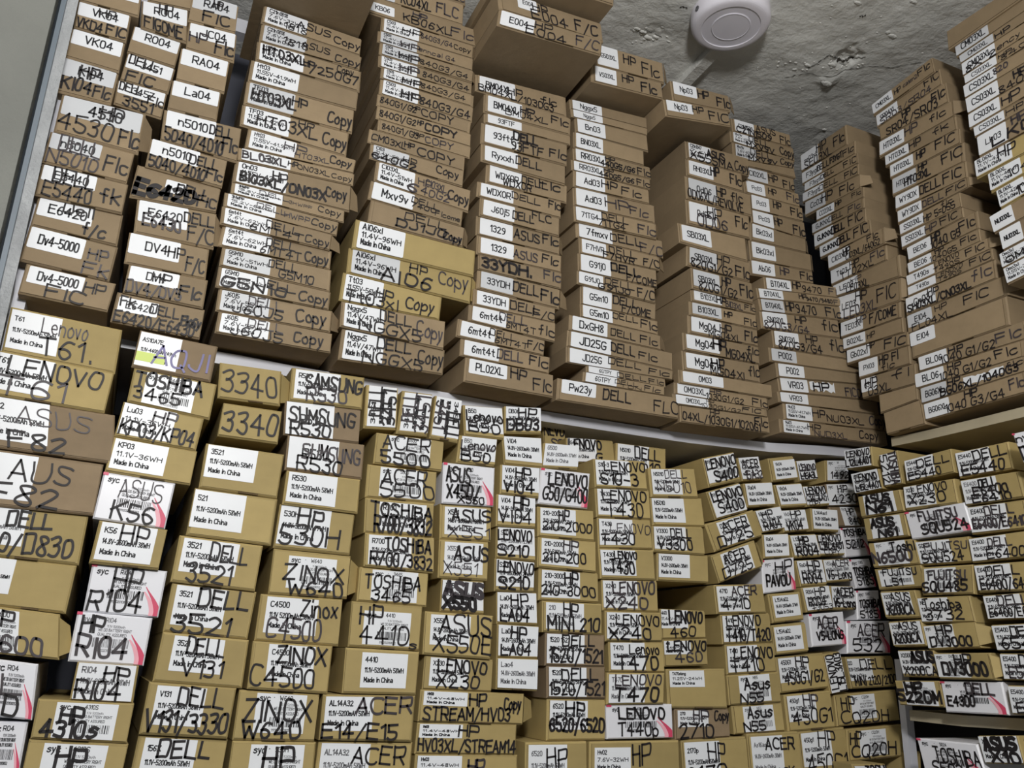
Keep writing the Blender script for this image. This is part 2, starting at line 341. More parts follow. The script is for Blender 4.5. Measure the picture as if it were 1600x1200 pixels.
RIGHT = [
('R','first','uright',dict(L='2 6 40 88',P='S'),"""
1250 243 1322 194|||se03xl|HP,38,4,58,50;SE03XL,10,56,70,42;Flc,74,30,96,46
1252 271 1336 219|||F3ygt|DELL,32,20,54,50;F3YGT,56,26,78,44,2;Flc,80,26,98,50
1256 288 1340 238|||F3ygt|DELL,34,20,58,44,2;FlC,76,22,98,60
1253 303 1342 254|||F3ygt|DELL,34,20,66,50;FlC,78,24,98,60
1257 316 1345 271|||Cc03|HP,34,10,52,60;Flc,66,20,90,66
1275 330 1350 291|||CC03XL|HP,44,14,56,44,2;Flc,78,14,96,44
1268 351 1350 308|||GJKNX|DELL,36,20,62,50;Flc,72,20,94,60
1271 366 1352 324|B||GJKNX|DELL,38,20,62,50,2;FlC,70,10,96,66
1279 386 1360 342|B||GJKNX|DELL,38,20,62,50,2;FlC,70,10,96,66
1292 400 1382 354|||CI03XL|HP,30,10,42,50,2;CI03XL/640G2,34,50,92,40;Flc,72,4,90,40
1296 422 1385 379|||Tt03|HP,38,12,54,40;TT02XL,20,56,78,42;Flc,74,20,97,50
1300 447 1405 397|||LE03|HP,30,14,46,30;LE03XL,22,50,56,46
1305 465 1410 431|||LE03|HP,34,8,50,36;LE03XL,16,54,66,42;FlC,66,20,92,60
1312 504 1407 470|||TE03X|HP,30,4,46,46;F/COME,52,16,94,60
1316 529 1411 495|||B02XL|HP,44,30,56,40
1322 547 1420 517|||Gb02xl|HP,36,0,48,40,2;FlC,64,14,96,66
1340 565 1421 539|||PX03|HP Fl,44,10,80,50;flc,48,60,72,34
1345 592 1430 567|L-10 5 30 70||63|HP,10,10,32,50;O3XL,14,55,56,42;fl,60,10,90,44
1372 617 1432 600|-||-|
1380 645 1440 622|-||-|
1385 680 1475 655|E|||
"""),
('T','second','uright',dict(L='2 8 36 86',P='S'),"""
1360 165 1456 89|||CM03XL|HP,40,30,50,36;calen2,54,30,76,30,1;Flc,78,14,96,44
1367 180 1468 107|||SR04XL|SR03/SR04,8,56,86,40;FlC,78,8,98,44
1372 200 1478 128|-||-|SR04/SR03,12,46,86,50;HP,38,4,50,40,2;Flc,80,14,98,50
1372 222 1491 155|||HT03XL|HP,38,12,54,50;flc,70,20,90,46
1381 244 1494 180|||HT03XL|HP,38,10,54,60;fk,70,14,90,50
1389 259 1500 200|||HT03XL|HP,42,14,54,50,2;FlC,68,4,94,60
1392 280 1506 221|||HT03XL|HP,40,0,52,36,2;HT03XL,20,40,56,40,2;FlC,72,14,98,50
1397 307 1510 251|||WY9DX|DELL,38,20,66,56;FlC,70,16,94,60
1401 330 1516 275|||WY9DX|DELL,38,20,66,56;FlC,70,16,94,60
1404 351 1500 300|L2 8 42 86||SS03XL|HP 5=055,42,36,92,50;flc,72,8,90,36
1406 370 1504 322|L2 8 42 86||SS03XL|HP,42,20,60,60;FlC,66,16,92,60
1415 387 1527 329|||BE06|HP,38,8,50,46,2;1040 G5,36,44,76,50;Flc,76,14,96,60
1416 412 1530 357|||BE06|HP,42,0,54,40,2;1040G5,34,44,70,46;Flc,76,14,96,56
1414 432 1547 370|||T490s|LENOVO,38,8,66,40;T490S,36,50,66,40;FlC,74,20,94,56
1416 450 1550 388|||T490s|LENOVO,38,8,68,40;T490S,40,50,66,40;FlC,76,16,98,60
1412 467 1555 404|||Cn03|HP,28,8,40,44;SH03XL/CN03XL,4,50,74,42,2;flc,76,12,96,60
1415 494 1572 429|L2 5 28 70||EI04|HP,32,14,44,30;FL04XL,6,58,48,36;FlC,60,26,84,44
1420 522 1572 462|L0 2 28 54||EI04|
1432 559 1602 500|L2 6 30 92||BL06|HP,32,10,46,40,2;1040 G1/G2,24,46,74,50;Flc,76,20,97,60
1426 585 1602 530|L2 6 30 92||BL06|HP,34,10,46,40,2;1040 G1/G2,26,46,72,50;Flc,76,14,94,56
1435 607 1602 556|L2 6 28 94||BG06XL|*,44,20,84,60;HP,30,4,42,40,2;BG06XL/1040G3,22,44,94,50,2;flc,84,10,99,44
1440 632 1602 580|L2 6 28 94||BG06XL|HP,44,4,56,40,2;1040 G3/G4,24,46,80,46;Flc,86,20,99,50
1442 659 1602 614|E|||
"""),
('U','third','uright',dict(L='1 5 30 92',P='S',ext=1.75),"""
1478 50 1582 -20|-||-|
1490 72 1600 -5|||CM03XL|F,72,40,84,50
1497 89 1610 12|||CM03XL|HP,32,30,44,50,2
1500 101 1612 28|||CM03XL|8X 2,4,50,30,46,2;ency calen,32,40,76,40
1505 120 1612 50|||CS03XL|HP,32,20,44,40,2;840 G2,34,46,76,46
1503 136 1612 68|||CS03XL|820,28,20,40,40,2;FlC,60,30,80,50
1507 155 1615 90|||CS03XL|HP,44,16,54,44,2;840 Erg,30,54,76,42
1511 180 1615 118|||CS03XL|HP,32,20,48,60
1519 200 1620 141|||CS03XL|HP,32,20,48,56
1524 215 1620 160|||Lk03|HP,36,0,50,40,2;LK03,16,44,64,46,2
1520 252 1620 197|oL1 5 36 90||BLO6XL^11.1V-42WH|HP,24,10,40,60
1542 272 1620 230|oL1 5 40 90||BLO6XL^11.1V-42WH|1040,24,36,60,40
1556 298 1620 262|oL1 5 40 90||BLO6XL^11.1V-42WH|10,28,36,40,50
1545 339 1615 297|bB||NU03XL|
1560 362 1628 325|bB||NU03XL|
1560 397 1630 360|L1 5 50 92||Omo3xl^11.55V-70WH|OMO3,8,46,56,44,2
1567 420 1630 387|L1 5 50 92||Omo3xl^11.55V-70WH|
1575 445 1630 418|E|||
"""),
]
SINGLE_UPPER = [
 ('395 -68 560 -18 392 -42|||-|', -.085, 'wide brown carton on top of fourth stack, its shadowed underside showing'),
 ('790 -70 962 -14 787 -46|||-|', -.11, 'topmost brown carton near the ceiling, overhanging two carton pair on sixth stack'),
 ('775 -17 940 37 779 14|L18 -10 36 60||E004|HP,32,10,46,40;E004,30,44,64,50;F/C,72,28,94,60', -.08, 'brown carton with white label between topmost and lowest overhanging cartons, sixth stack'),
 ('779 14 942 63 776 39|L2 6 33 92||E004|HP,34,14,50,42;E004,26,50,64,48;F/C,74,24,96,60', -.08, 'lowest overhanging brown carton on sixth stack, with broad dark underside'),
]
LOWER = [
('a','first','low',dict(L='2 5 46 88',P='M'),"""
15 478 191 515 0 551|||T61*|Lenovo,30,8,70,36,1;T61.,30,50,76,42
-8 545 180 582|L0 5 50 86||T61*|LENOVO,14,8,92,42;T61,10,50,64,46
-15 617 181 649 -22 697|bL-4 0 46 84||F82*|ASUS,20,14,80,36,1;F82,16,62,60,36
-15 700 164 726|bL-4 4 42 86||-|AUS,20,12,74,40;F82,6,54,66,40
-20 790 140 806|L-10 2 40 76||D830*|DELL,22,4,66,34;D620/D830,-20,48,90,42
-20 868 122 884|L-10 2 32 74||WH*|
-25 945 95 959 -30 1020|L-10 6 46 96||Y:D600|HP,0,8,40,34;D600,0,56,78,40
-15 1028 61 1037 -28 1118|w|L-10 0 10 5|Y:R04|L,30,20,70,40;D,40,60,66,36
-15 1126 46 1127|w|L-10 0 10 5|Y:R04|
-30 1216 30 1217|E|||
"""),
('b','second','low',dict(L='2 4 64 92',P='M'),"""
219 515 342 541|bL2 4 54 92||AS10A7E^11.1V-4400mAh/49Wh|AQJI,22,28,92,56
209 574 339 600|L16 6 76 94||Y:3465|TOSHIBA,4,6,84,40,2;3465,6,50,60,36
192 627 319 654|L2 2 66 90||Lu03^11.1V-36WH|HP,40,6,68,36;KP03/KP04,4,48,94,44
177 682 310 705|L3 4 66 88||KP03^11.1V-36WH|
162 737 274 755|w||Y:|ASUS,26,4,86,44,1;K56,22,56,80,40
155 812 262 827|L5 2 86 90||K56%|HP,36,2,74,48
144 880 262 892|w||Y:RI04|HP,32,4,68,52;R104,4,50,74,46
121 955 240 965|w||Y:RI04|HP,8,4,38,38,2;RI04,8,46,74,44,2
120 1034 219 1040|L3 0 96 96||Ri04%|HP,46,6,86,40;RI04,6,44,76,52
60 1091 212 1099|L20 5 84 94||Y:4310S|HP,26,18,50,40,2;4310s,8,50,66,46,2
46 1155 202 1163|L16 5 80 94||Y:4310S|HP,30,10,60,46,2;4310,8,64,62,46,2
30 1236 188 1242|E|||
"""),
('c','third','low',dict(L='4 5 68 84',P='M'),"""
344 566 440 580 340 622|-||-|3340,4,20,92,66
349 629 442 642 340 682|-||-|3340,6,20,94,66
321 692 444 710|L3 2 66 74||3521*|
304 762 435 780|L1 3 62 82||521*|
280 835 411 852|L6 4 72 76||3521*|DELL,40,8,84,40;3521,16,54,68,42
269 909 401 925|L6 4 66 84||3521*|DELL,34,6,92,38;3521,8,58,76,40
254 987 391 1000|L14 5 72 76||3521*|DELL,30,4,72,36;V131,28,48,74,38
232 1065 371 1075|L10 5 66 80||V131*|DELL,36,4,88,38;V131/3330,4,52,96,42
215 1148 356 1155|L8 4 66 96||156X*|DELL,24,6,82,36
194 1230 340 1236|E|||
"""),
('d','fourth','low',dict(L='4 4 62 88',P='M'),"""
455 574 570 589|L5 4 66 90||R530*|SAMSUNG,20,14,96,44;R530,22,52,76,42
446 626 565 640|bL2 2 64 96||R530|SUMSUNG,6,16,92,44;R530,8,58,60,40
450 680 571 695|bL2 2 66 92||R530|SUMSUNG,20,16,94,46;R530,14,54,72,42
447 735 565 749|L3 3 68 90||R530*|
436 787 555 802|L2 2 68 90||530h^14.8V-5200mAh 77WH|HP,26,4,58,40;530H,6,40,82,50
427 857 549 869|L20 12 82 84||Y:W640|ZINOX,16,30,92,36;W640,22,62,92,36
407 927 536 936|L8 5 70 82||C4500^11.1V 5200mAh/58Wh|Zinox,50,6,94,38;C4500,12,46,76,46
396 1001 521 1010|L20 4 78 82||C4500*|ZINOX,32,6,92,36;C4500,2,48,80,44
374 1077 501 1084|L22 4 84 84||Y:W640|ZINOX,10,18,92,46,2;W640,8,60,80,38
362 1157 496 1160|L22 6 86 96||Y:530H|HP,38,6,74,56,2
348 1236 483 1238|E|||
"""),
('e','fifth','low',dict(L='4 5 62 90',P='M'),"""
573 601 622 605 568 669|L8 2 96 95||V:3451%|^DELL,12,4,48,70;^3451,54,10,94,90
629 610 677 616 619 678|L8 4 98 92||V:3451%|^DELL,8,4,46,70;^3451,54,10,96,92
681 617 723 625 672 685|L4 2 98 92||D:3451%|^3451,6,12,46,76;^DELL,52,34,94,96
588 675 694 689 583 724|L18 4 80 92||Y:5500|ACER,10,6,78,44;5500,10,52,80,42
574 725 684 738|L18 4 80 92||Y:5500|ACER,22,6,84,50;5500,20,48,96,46
571 777 680 787|L20 8 88 90||R700*|TOSHIBA,8,8,96,40,2;R700/3832,14,50,96,46,2
571 832 680 840|L5 5 66 92||R700*|TOSHIBA,28,8,94,40;R700/3832,8,54,96,38
562 885 671 895|L18 4 84 92||Y:3465|TOSHIBA,8,20,88,40;3465,20,62,74,34
550 939 662 948|L18 18 84 92||Y:4410|HP,12,6,44,44;4410,14,48,82,44;s,84,78,94,20
541 1011 656 1018|L22 8 84 86||4410*|
505 1084 650 1086|L3 4 54 78||AL14A32*|ACER,36,6,96,36;E14/E15,2,62,82,34
497 1157 646 1160|L3 4 54 96||AL14A32*|ACER,36,8,92,40
488 1232 640 1235|E|||
"""),
('f','sixth','low',dict(L='8 8 88 84',P='M'),"""
724 632 786 637|L4 3 98 84||B50%|Lenovo,6,16,96,36;B50,12,52,88,34
718 680 777 686 713 723|L6 3 98 86||B50%|Lenovo,6,16,96,36;B50,10,54,84,38
693 722 774 731|w||Y:XA50|ASUS,6,8,52,40;X450/,8,50,70,36,2;X550,30,78,80,22
688 786 768 792|L8 8 90 86||X551%|ASUS,22,14,98,36;X551,14,60,96,34,1
686 842 764 847|L10 6 88 86||X551%|ASUS,30,14,98,40;X551,10,56,76,36,1
689 904 757 908|L2 4 98 88||X550%|ASUS,8,8,96,44,4;X550,6,54,80,36,3
664 955 771 962|L8 6 66 76||X550%|ASUS,22,4,96,48;X550E,14,50,99,42
664 1023 772 1031|L8 6 64 88||X230*|LENOVO,20,8,90,40;X230,20,50,80,42
657 1077 820 1084|L3 4 44 48||HV03^11.4V-48WH|HP,46,4,62,42;Copy,80,14,96,40;STREAM/HV03,4,54,86,42
651 1128 809 1132|L2 4 44 48||Hv03^11.4V-48WH|HP,40,4,60,40;HV03XL/STREAM14,2,50,99,42
648 1178 811 1180|L2 4 44 60||Hv03^11.4V-48WH|HP,50,10,66,50
642 1232 806 1233|E|||
"""),
('g','seventh','low',dict(L='3 2 98 84',P='M'),"""
789 634 846 637 788 677|L2 2 98 88||DB06%|HP,36,4,86,40;DB03,6,46,90,44,2
785 681 846 684|||Vi04%|
782 725 843 731|||Vi04%|HP,38,6,76,38;VI04,8,50,84,42
777 772 837 778|||Vi04%|HP,42,6,82,40;VI04,6,46,88,44
775 822 836 826|||S200^11.1V-2600mAh 29WH|LENOVO,4,6,90,36;S210,4,54,82,38
774 872 836 878|||S200^11.1V-2600mAh 29WH|LENOVO,6,6,96,36;S210,10,52,86,42
776 924 839 926|L0 2 98 92||La04%|HP,34,6,76,40;LA04,8,52,78,40
778 975 842 978|L2 2 98 92||La04%|HP,32,4,68,40;LA04,8,56,80,36
777 1028 841 1030|L2 2 98 94||Lao4%|
777 1078 841 1080|E|||
"""),
('h','eighth','low',dict(L='6 4 68 90',P='M'),"""
850 692 906 696 846 731|L3 2 98 90||G500^14.8V-2600mAh 37WH|
846 731 923 740 841 787|w||Y:G500|LENOVO,16,8,94,36,2;G50/G400,8,48,96,40
840 791 929 798|L4 4 66 88||210-2000*|HP,36,6,54,36;210-2000,8,46,94,32
841 838 932 846|L5 4 68 88||210-2000*|HP,42,4,68,34;210-200,8,46,80,34
842 887 935 895|L4 5 68 90||210-3000*|HP,42,6,64,40;210-3000,4,48,94,34
848 938 941 943|L5 4 68 88||210*|HP,34,6,58,44;MINI 210,8,48,94,46
851 988 946 992|bL2 4 64 92||1520 1521^11.1V-5200mAh/58Wh|DELL,28,4,80,36;1520/1521,6,44,94,46,2
854 1040 947 1042|bL3 4 66 94||1520^11.1V-5200mAh/58Wh|DELL,24,8,86,38;1520/1521,4,50,96,42
855 1091 946 1092|L4 5 68 74||6520*|HP,30,6,62,36;6520/6520,4,44,96,34,2
821 1159 918 1158|L4 6 66 96||6520*|HP,34,14,66,44
812 1232 912 1230|E|||
"""),
('i','ninth','low',dict(L='3 3 64 90',P='M'),"""
927 716 1009 720|L2 4 66 90||S10-3*|LENOVO,18,8,96,34;S10-3,10,48,80,40
929 762 1014 766|||T430*|LENOVO,12,6,92,36;T430,18,46,84,50
932 808 1017 812|L2 4 64 88||T430*|LENOVO,22,16,96,34,1;T430,4,50,66,38
935 857 1022 859|L2 4 64 88||T430*|LENOVO,26,8,66,26,2;T430,18,36,60,46
940 905 1026 907|L1 4 62 90||X240*|LENOVO,18,8,94,40;X240,6,54,80,40
945 954 1033 957|L2 4 62 90||X240*|LENOVO,18,10,94,36;X240,6,52,78,42
950 1002 1037 1003|L2 4 64 92||T470*|Lenovo,36,8,90,34;T470,14,46,86,46,2
949 1050 1039 1051 947 1101|L2 5 64 94||T470*|LENOVO,12,8,92,34;T470,12,44,88,46,2
947 1101 1051 1100 948 1156|w||Y:T440|LENOVO,18,8,86,34,2;T440p,16,50,76,42
920 1158 1062 1156|L5 14 44 70||Hv02^7.6V-32WH|HP,46,6,66,50
914 1230 1060 1228|E|||
"""),
('j','tenth','low',dict(L='3 3 62 88',P='M'),"""
1012 731 1086 732|L4 4 66 90||N5010*|DELL,32,6,78,30,1;N5010,14,44,84,40,1
1016 777 1097 778|L1 3 62 88||N5010*|
1018 821 1098 823|L2 3 64 88||V3300%|DELL,34,8,74,34;V3300,8,48,74,42
1026 863 1107 868 1026 908|L2 3 62 86||V3300%|
1031 951 1101 954|L-4 2 60 64||460^11.46V-23WH|LENOVO,18,4,92,44,2;460,20,60,76,36
1036 999 1105 998 1038 1042|L0 6 60 56||460^11.46V-23WH|LENOVO,8,6,94,38,2;460,24,48,84,40
1041 1045 1133 1044|L4 4 62 46||T470slong^11.25V-24WH|
1054 1107 1139 1107|bL4 6 60 60||2710*|HP,32,4,60,40;Copy,72,6,98,36;2710,8,46,68,50
1064 1156 1166 1150|L3 6 56 96||2170p*|HP,38,8,64,48;2170p,4,60,84,40
1060 1226 1164 1220|E|||
"""),
('k','eleventh','low',dict(L='8 4 68 92',P='M'),"""
1097 716 1147 706 1108 762|L2 4 96 88||Y:|LENOVO,4,10,96,34,2;S400,22,52,94,38,2
1104 768 1155 754 1118 813|L4 4 98 94||Y:|LENOVO,8,8,98,34,2;S400,18,46,92,40,2
1101 820 1177 796 1117 863|L20 6 82 92||D725*|ACER,28,8,78,36;D725,12,52,80,42
1110 869 1179 844 1124 912|L18 6 82 92||D725*|ACER,22,8,70,38;D725,12,54,78,40
1115 914 1193 912|L3 5 66 92||4710*|ACER,32,4,82,36;4710,12,50,66,38
1125 960 1202 958|L2 4 66 92||T410*|LENOVO,10,6,78,36;T410/T420,8,52,96,42,2
1132 1007 1208 1004|L2 6 64 92||T410*|LENOVO,16,10,94,40;T410,8,52,74,42
1136 1055 1216 1050|L20 4 80 92||Y:N55|Asus,30,14,78,38,2;N55,20,64,64,32,2
1143 1102 1222 1097|L20 6 80 94||Y:N55|Asus,28,10,76,40,2;N55,18,60,60,32,2
1167 1147 1247 1142|L5 6 66 88||As16ask%|ACER,32,10,88,26;AS16ASK,10,74,84,22
1164 1222 1246 1218|E|||
"""),
('l','twelfth','low',dict(L='3 3 97 92',P='M'),"""
1162 755 1206 753 1168 793|||Ra04%|
1178 798 1218 791 1191 833|L2 2 98 94||Ra04%|HP,20,8,60,36;RA04,14,52,80,40
1191 835 1231 833 1194 873|||Ra04%|
1190 875 1241 870 1193 928|w||Y:|HP,40,6,88,40;PAVOU,10,46,82,36,2
1200 928 1250 924 1207 974|L10 8 90 82||L15l4a02^14.4V-2600mAh 37WH|
1205 977 1258 972 1211 1024|L4 8 86 88||L15l4a02^14.4V-2600mAh 37WH|
1211 1027 1286 1020 1219 1084|L3 4 64 72||450G1*|HP,38,4,64,30;450G1/G2,12,44,92,36
1224 1086 1298 1079|L4 4 64 74||450g1*|HP,38,4,68,32;450G1,12,44,94,40
1247 1143 1320 1136|L4 4 66 74||450g1*|HP,38,4,74,34;450G1,12,50,96,40
1250 1220 1322 1214|E|||
"""),
('m','thirteenth','low',dict(L='4 4 97 88',P='M'),"""
1200 716 1239 712 1207 753|L14 14 99 92||Vk04%|
1209 757 1252 754 1219 794|||Vk04%|
1219 798 1258 795 1225 832|L2 2 98 92||Vk04%|HP,36,6,76,36;VK04,12,50,76,44
1232 836 1275 834 1241 873|||L12M4^14.8V-2600mAh 38WH|HP,30,6,64,40,2;R004,14,52,92,40,2
1243 876 1284 874 1251 917|L2 2 98 88||Ro04%|HP,38,6,84,40;R004,12,50,84,40,2
1252 918 1294 914 1260 957|L3 3 98 92||R004%|HP,42,4,80,34;R004,12,42,76,34;+3053,20,74,96,22
1264 959 1318 955 1269 1012|w||Y:V5|ACER,20,12,78,36,2;V5-LONG,16,54,90,28,2
1285 1022 1312 1017 1298 1085|L4 6 96 98||-|^LENOVO,10,4,48,90;^L15L3A03,50,2,90,96
"""),
('n','fourteenth','low',dict(L='3 3 98 90',P='M'),"""
1252 760 1288 758 1260 792|||L14%|LENOVO,10,8,96,36,2;L14L4A01,6,48,98,26,2;COPY,12,76,60,22
1267 794 1308 796 1270 830|||L14l4ao1%|
1275 835 1315 834 1280 869|||L14%|LENOVO,2,4,90,34,2;L14L4A01,6,38,96,34,2;COPY,20,72,80,26
1284 874 1326 872 1290 911|||V5long%|ACER,32,4,92,32;V5-Long,8,46,96,40
1296 915 1334 916 1300 953|||V5long%|ACER,22,8,92,36,2;V5-Long,8,52,94,36,2
1323 970 1391 970 1324 1022|w||Y:532|ACER,24,8,84,40;532,14,52,78,42
1321 1027 1394 1024 1331 1077|L-4 6 50 76||120*|DELL,26,6,92,34;MINI 2120/2100,8,62,98,30
1303 1086 1401 1077 1309 1136|L24 6 62 84||Y:CQ20H|HP,8,6,28,44;CQ20H,6,54,80,40
1322 1139 1412 1131 1326 1191|L20 8 66 88||Y:CQ20H|HP,4,10,22,40;CQ20H,6,50,80,40
"""),
('o','fifteenth','low',dict(L='5 3 92 92',P='M'),"""
1290 756 1339 755 1294 791|bL0 2 86 96||Y:4230|HP,34,10,62,34;4230,12,50,92,40
1296 792 1346 792 1305 823|bL30 0 76 96||Y:840|HP,46,8,68,36;840,46,54,82,36
1313 825 1352 823 1322 871|w||Y:5212|TOSHIBA,6,6,92,24,2;5212,10,44,80,28
1327 874 1359 872 1338 920|w||Y:5185|TOSHIBA,6,28,96,28,2;5185,14,62,90,30
1338 923 1374 922 1340 969|w||Y:5185|TOSHIBA,10,32,96,28,2;5185,12,68,88,28
"""),
]
LOWR = [
('Q','first','lright',dict(L='4 4 78 92',P='M'),"""
1319 704 1361 697 1322 734|L2 0 96 96||Y:L12|LENOVO,10,6,94,34,2;L12L4A01,4,50,96,40,2
1329 741 1372 732 1336 771|L2 0 98 98||L15%|LENOVO,16,10,92,36,2;L15L4A01,10,60,98,34,2
1339 776 1405 764 1346 809|L14 2 86 94||Y:N61|ASUS,20,6,76,36,3;N61,18,48,78,42,4
1347 811 1412 801 1354 846|L18 6 90 94||Y:N61|ASUS,20,8,74,40,3;N61,34,58,78,36,3
1356 849 1429 841 1365 887|L14 2 80 94||Y:3830|Toshi,48,8,98,36,2;N6500,6,42,88,44,3
1365 889 1438 882 1373 922|L10 8 80 86||Y:L51|FUJITSU,20,6,90,32,2;L51,20,52,56,34,2
1374 924 1429 921 1384 967|L4 6 86 86||X200%|ASUS,30,6,84,32;X200CA,14,50,86,38,2
1387 971 1439 968 1396 1011|L3 6 96 92||X200%|ASUS,30,4,86,34;X200CA,10,50,88,38,2
1401 1016 1459 1015 1411 1058|L3 4 88 88||X200CA%|ASUS,36,6,98,40,3;X200CA,10,60,98,34
1397 1063 1467 1064 1405 1102|L20 4 90 96||Y:520M|HP,26,6,60,40,3;5220M,4,40,98,44,3
"""),
('W','second','lright',dict(L='3 4 64 92',P='M'),"""
1411 720 1485 701 1417 755|||E5440*|DELL,30,14,96,36;E5440,8,58,76,38
1410 760 1491 747 1415 797|L2 4 62 92||X230*|LENOVO,18,6,86,34;X230,10,42,80,42
1412 801 1507 784 1424 843|w||Y:|FUJITSU,22,8,84,36,2;SQU524,22,52,96,38,2
1429 846 1512 838 1438 884|L2 4 66 94||SQ524*|FUJITSU,18,10,96,34;SQU524,8,54,86,40
1438 886 1519 882 1441 930|L8 6 70 92||Y:485|FUJITSU,16,14,88,34,2;SQU485,4,54,90,38,2
1432 934 1514 930 1441 974|L2 4 60 94||NE^11.1V-5200mAh 58WH|Toshiba,12,8,82,38;3732,12,50,82,42
1442 977 1523 971 1450 1016|L2 4 58 92||Y:DV3000|HP,26,8,56,40,2;DV3000,10,48,88,40,2
1458 1020 1547 1020 1467 1061|L2 4 60 92||Y:DV3000|HP,38,6,66,40,2;DV3000,12,34,90,50,3
1468 1064 1566 1065 1477 1113|w||Y:E4300|DELL,42,4,86,36,2;E4300,8,46,52,34,2
"""),
('X','third','lright',dict(L='3 4 66 94',P='M'),"""
1490 708 1574 690 1499 748|||E5440*|DELL,36,8,96,38;E5440,10,54,88,42
1500 751 1592 736 1509 790|L2 4 62 96||E6400*|DELL,32,8,60,34,2;E6400,20,36,78,36,2;E6410,16,66,80,34,2
1509 792 1602 780 1517 835|L3 4 68 94||E6400*|DELL,32,6,80,36;E6400/E6410,8,50,98,34,2
1511 842 1607 829 1519 880|L3 4 64 94||E6400*|DELL,34,10,72,36;E6400,30,54,90,38
1520 882 1609 876 1529 926|L2 4 66 92||E6400*|DELL,22,10,80,34;E6400/6410,8,54,98,38
1534 930 1619 924 1544 969|L2 4 70 96||E6400*|DELL,28,6,84,40;E6400/E6410,8,54,98,36
1548 976 1640 972 1558 1017|L2 4 68 96||E5400*|DELL,34,8,86,40;6540,14,50,80,44
1561 1021 1640 1021 1569 1062|L2 4 74 96||E5400*|DELL,40,6,92,44;E5400,16,50,88,44
1574 1070 1650 1072 1581 1116|L2 4 74 96||E5400*|DELL,44,10,92,40;E5400,14,56,92,40
"""),
]
SINGLE_LOWER = [
 # geometry|..., plane, offset, label
 ('848 657 882 660 851 700|-||-|NEVO,2,16,92,38;S0,30,64,86,34','B',.075,'small ochre carton half hidden behind eighth stack, just under the back shelf edge'),
 ('884 684 958 688 886 722|L2 0 62 96||G40*|LENOVO,4,6,72,40,2;G,60,56,72,40','B',.05,'ochre labelled carton set back behind tops of the eighth and ninth lower stacks'),
 ('962 691 1041 701 962 738|L2 3 64 98||N5010*|DELL,36,8,86,40;N5010,14,56,86,44','B',.045,'ochre labelled carton set back beneath shelf between ninth and tenth lower stacks'),
 ('1152 715 1185 713 1160 752|L0 0 98 92||VSA32%|ACER,10,10,86,36;15A32,16,56,98,38','B',.03,'white-fronted carton between top tilted carton and wrinkled-label carton under the shelf'),
 ('1243 720 1272 718 1249 753|L0 2 98 94||L15%|LENOVO,8,20,94,32,2;L15A3L,8,60,96,32,2','B',.035,'white-fronted carton right of the wrinkled-label carton, top row under back shelf'),
 ('1289 719 1324 719 1290 753|L6 2 98 94||Y:14|1492,20,52,98,36','B',.06,'labelled carton tucked behind the two cartons at the inner corner under shelf'),
 ('1373 710 1401 703 1382 761|L3 4 96 96||-|^5212,6,8,46,92;^TOSHIBA,52,0,94,98,2','Q',0,'carton stood on end with upright white label near the corner, right shelf'),
 ('1581 677 1640 664 1598 722|w||-|nyc,6,8,60,26;DELL,6,50,80,44','Q',-.03,'white carton cut off at the right frame edge, just below right shelf board'),
 ('1431 1152 1527 1162 1445 1207|w||Y:5024|TOSHIBA,26,20,98,44;S5024,18,62,80,40','S',-.02,'white carton with red swirl on lowest right shelf, grey top panel showing'),
 ('1528 1149 1589 1149 1540 1193|L1 2 98 94||X10%|ASUS,12,8,92,44,4;X10,24,56,92,42,3','S',-.02,'small carton with heavy black lettering on lowest right shelf'),
 ('1590 1150 1650 1150 1600 1194|-||-|S,4,10,30,70','S',-.01,'plain ochre carton cut off by the frame at right end of lowest shelf'),
 ('1331 1194 1383 1193 1345 1240|L4 6 98 96||Y:|TOSHI,36,4,96,36,2','B',-.015,'white-labelled carton at the very bottom, below the last corner stack'),
 ('1413 1176 1438 1174 1415 1230|-||-|','B',.02,'narrow brown carton at the bottom beside the white corner upright'),
]
# ---------------------------------------------------------------- one carton
ORD = ['topmost', 'second', 'third', 'fourth', 'fifth', 'sixth', 'seventh', 'eighth', 'ninth', 'tenth', 'eleventh', 'twelfth', 'thirteenth', 'fourteenth',
       'fifteenth', 'sixteenth', 'seventeenth', 'eighteenth', 'nineteenth', 'twentieth', 'twenty-first', 'twenty-second', 'twenty-third', 'twenty-fourth']
CARTONS = []
OPEN_FLAPS = {('A', 4), ('C', 7), ('D', 8), ('D', 11), ('D', 15), ('E', 3), ('E', 5), ('E', 16), ('E', 18), ('F', 8), ('F', 11), ('G', 8), ('G', 10), ('G', 15), ('G', 17), ('H', 2), ('H', 4), ('H', 8), ('H', 13), ('K', 0), ('N', 0), ('M', 8), ('M', 9), ('M', 11), ('M', 18), ('R', 4), ('R', 9), ('R', 12), ('T', 3), ('T', 8), ('T', 13), ('T', 16), ('T', 19), ('c', 0), ('a', 6), ('k', 3), ('f', 8), ('d', 5), ('W', 6), ('W', 7), ('X', 5)}
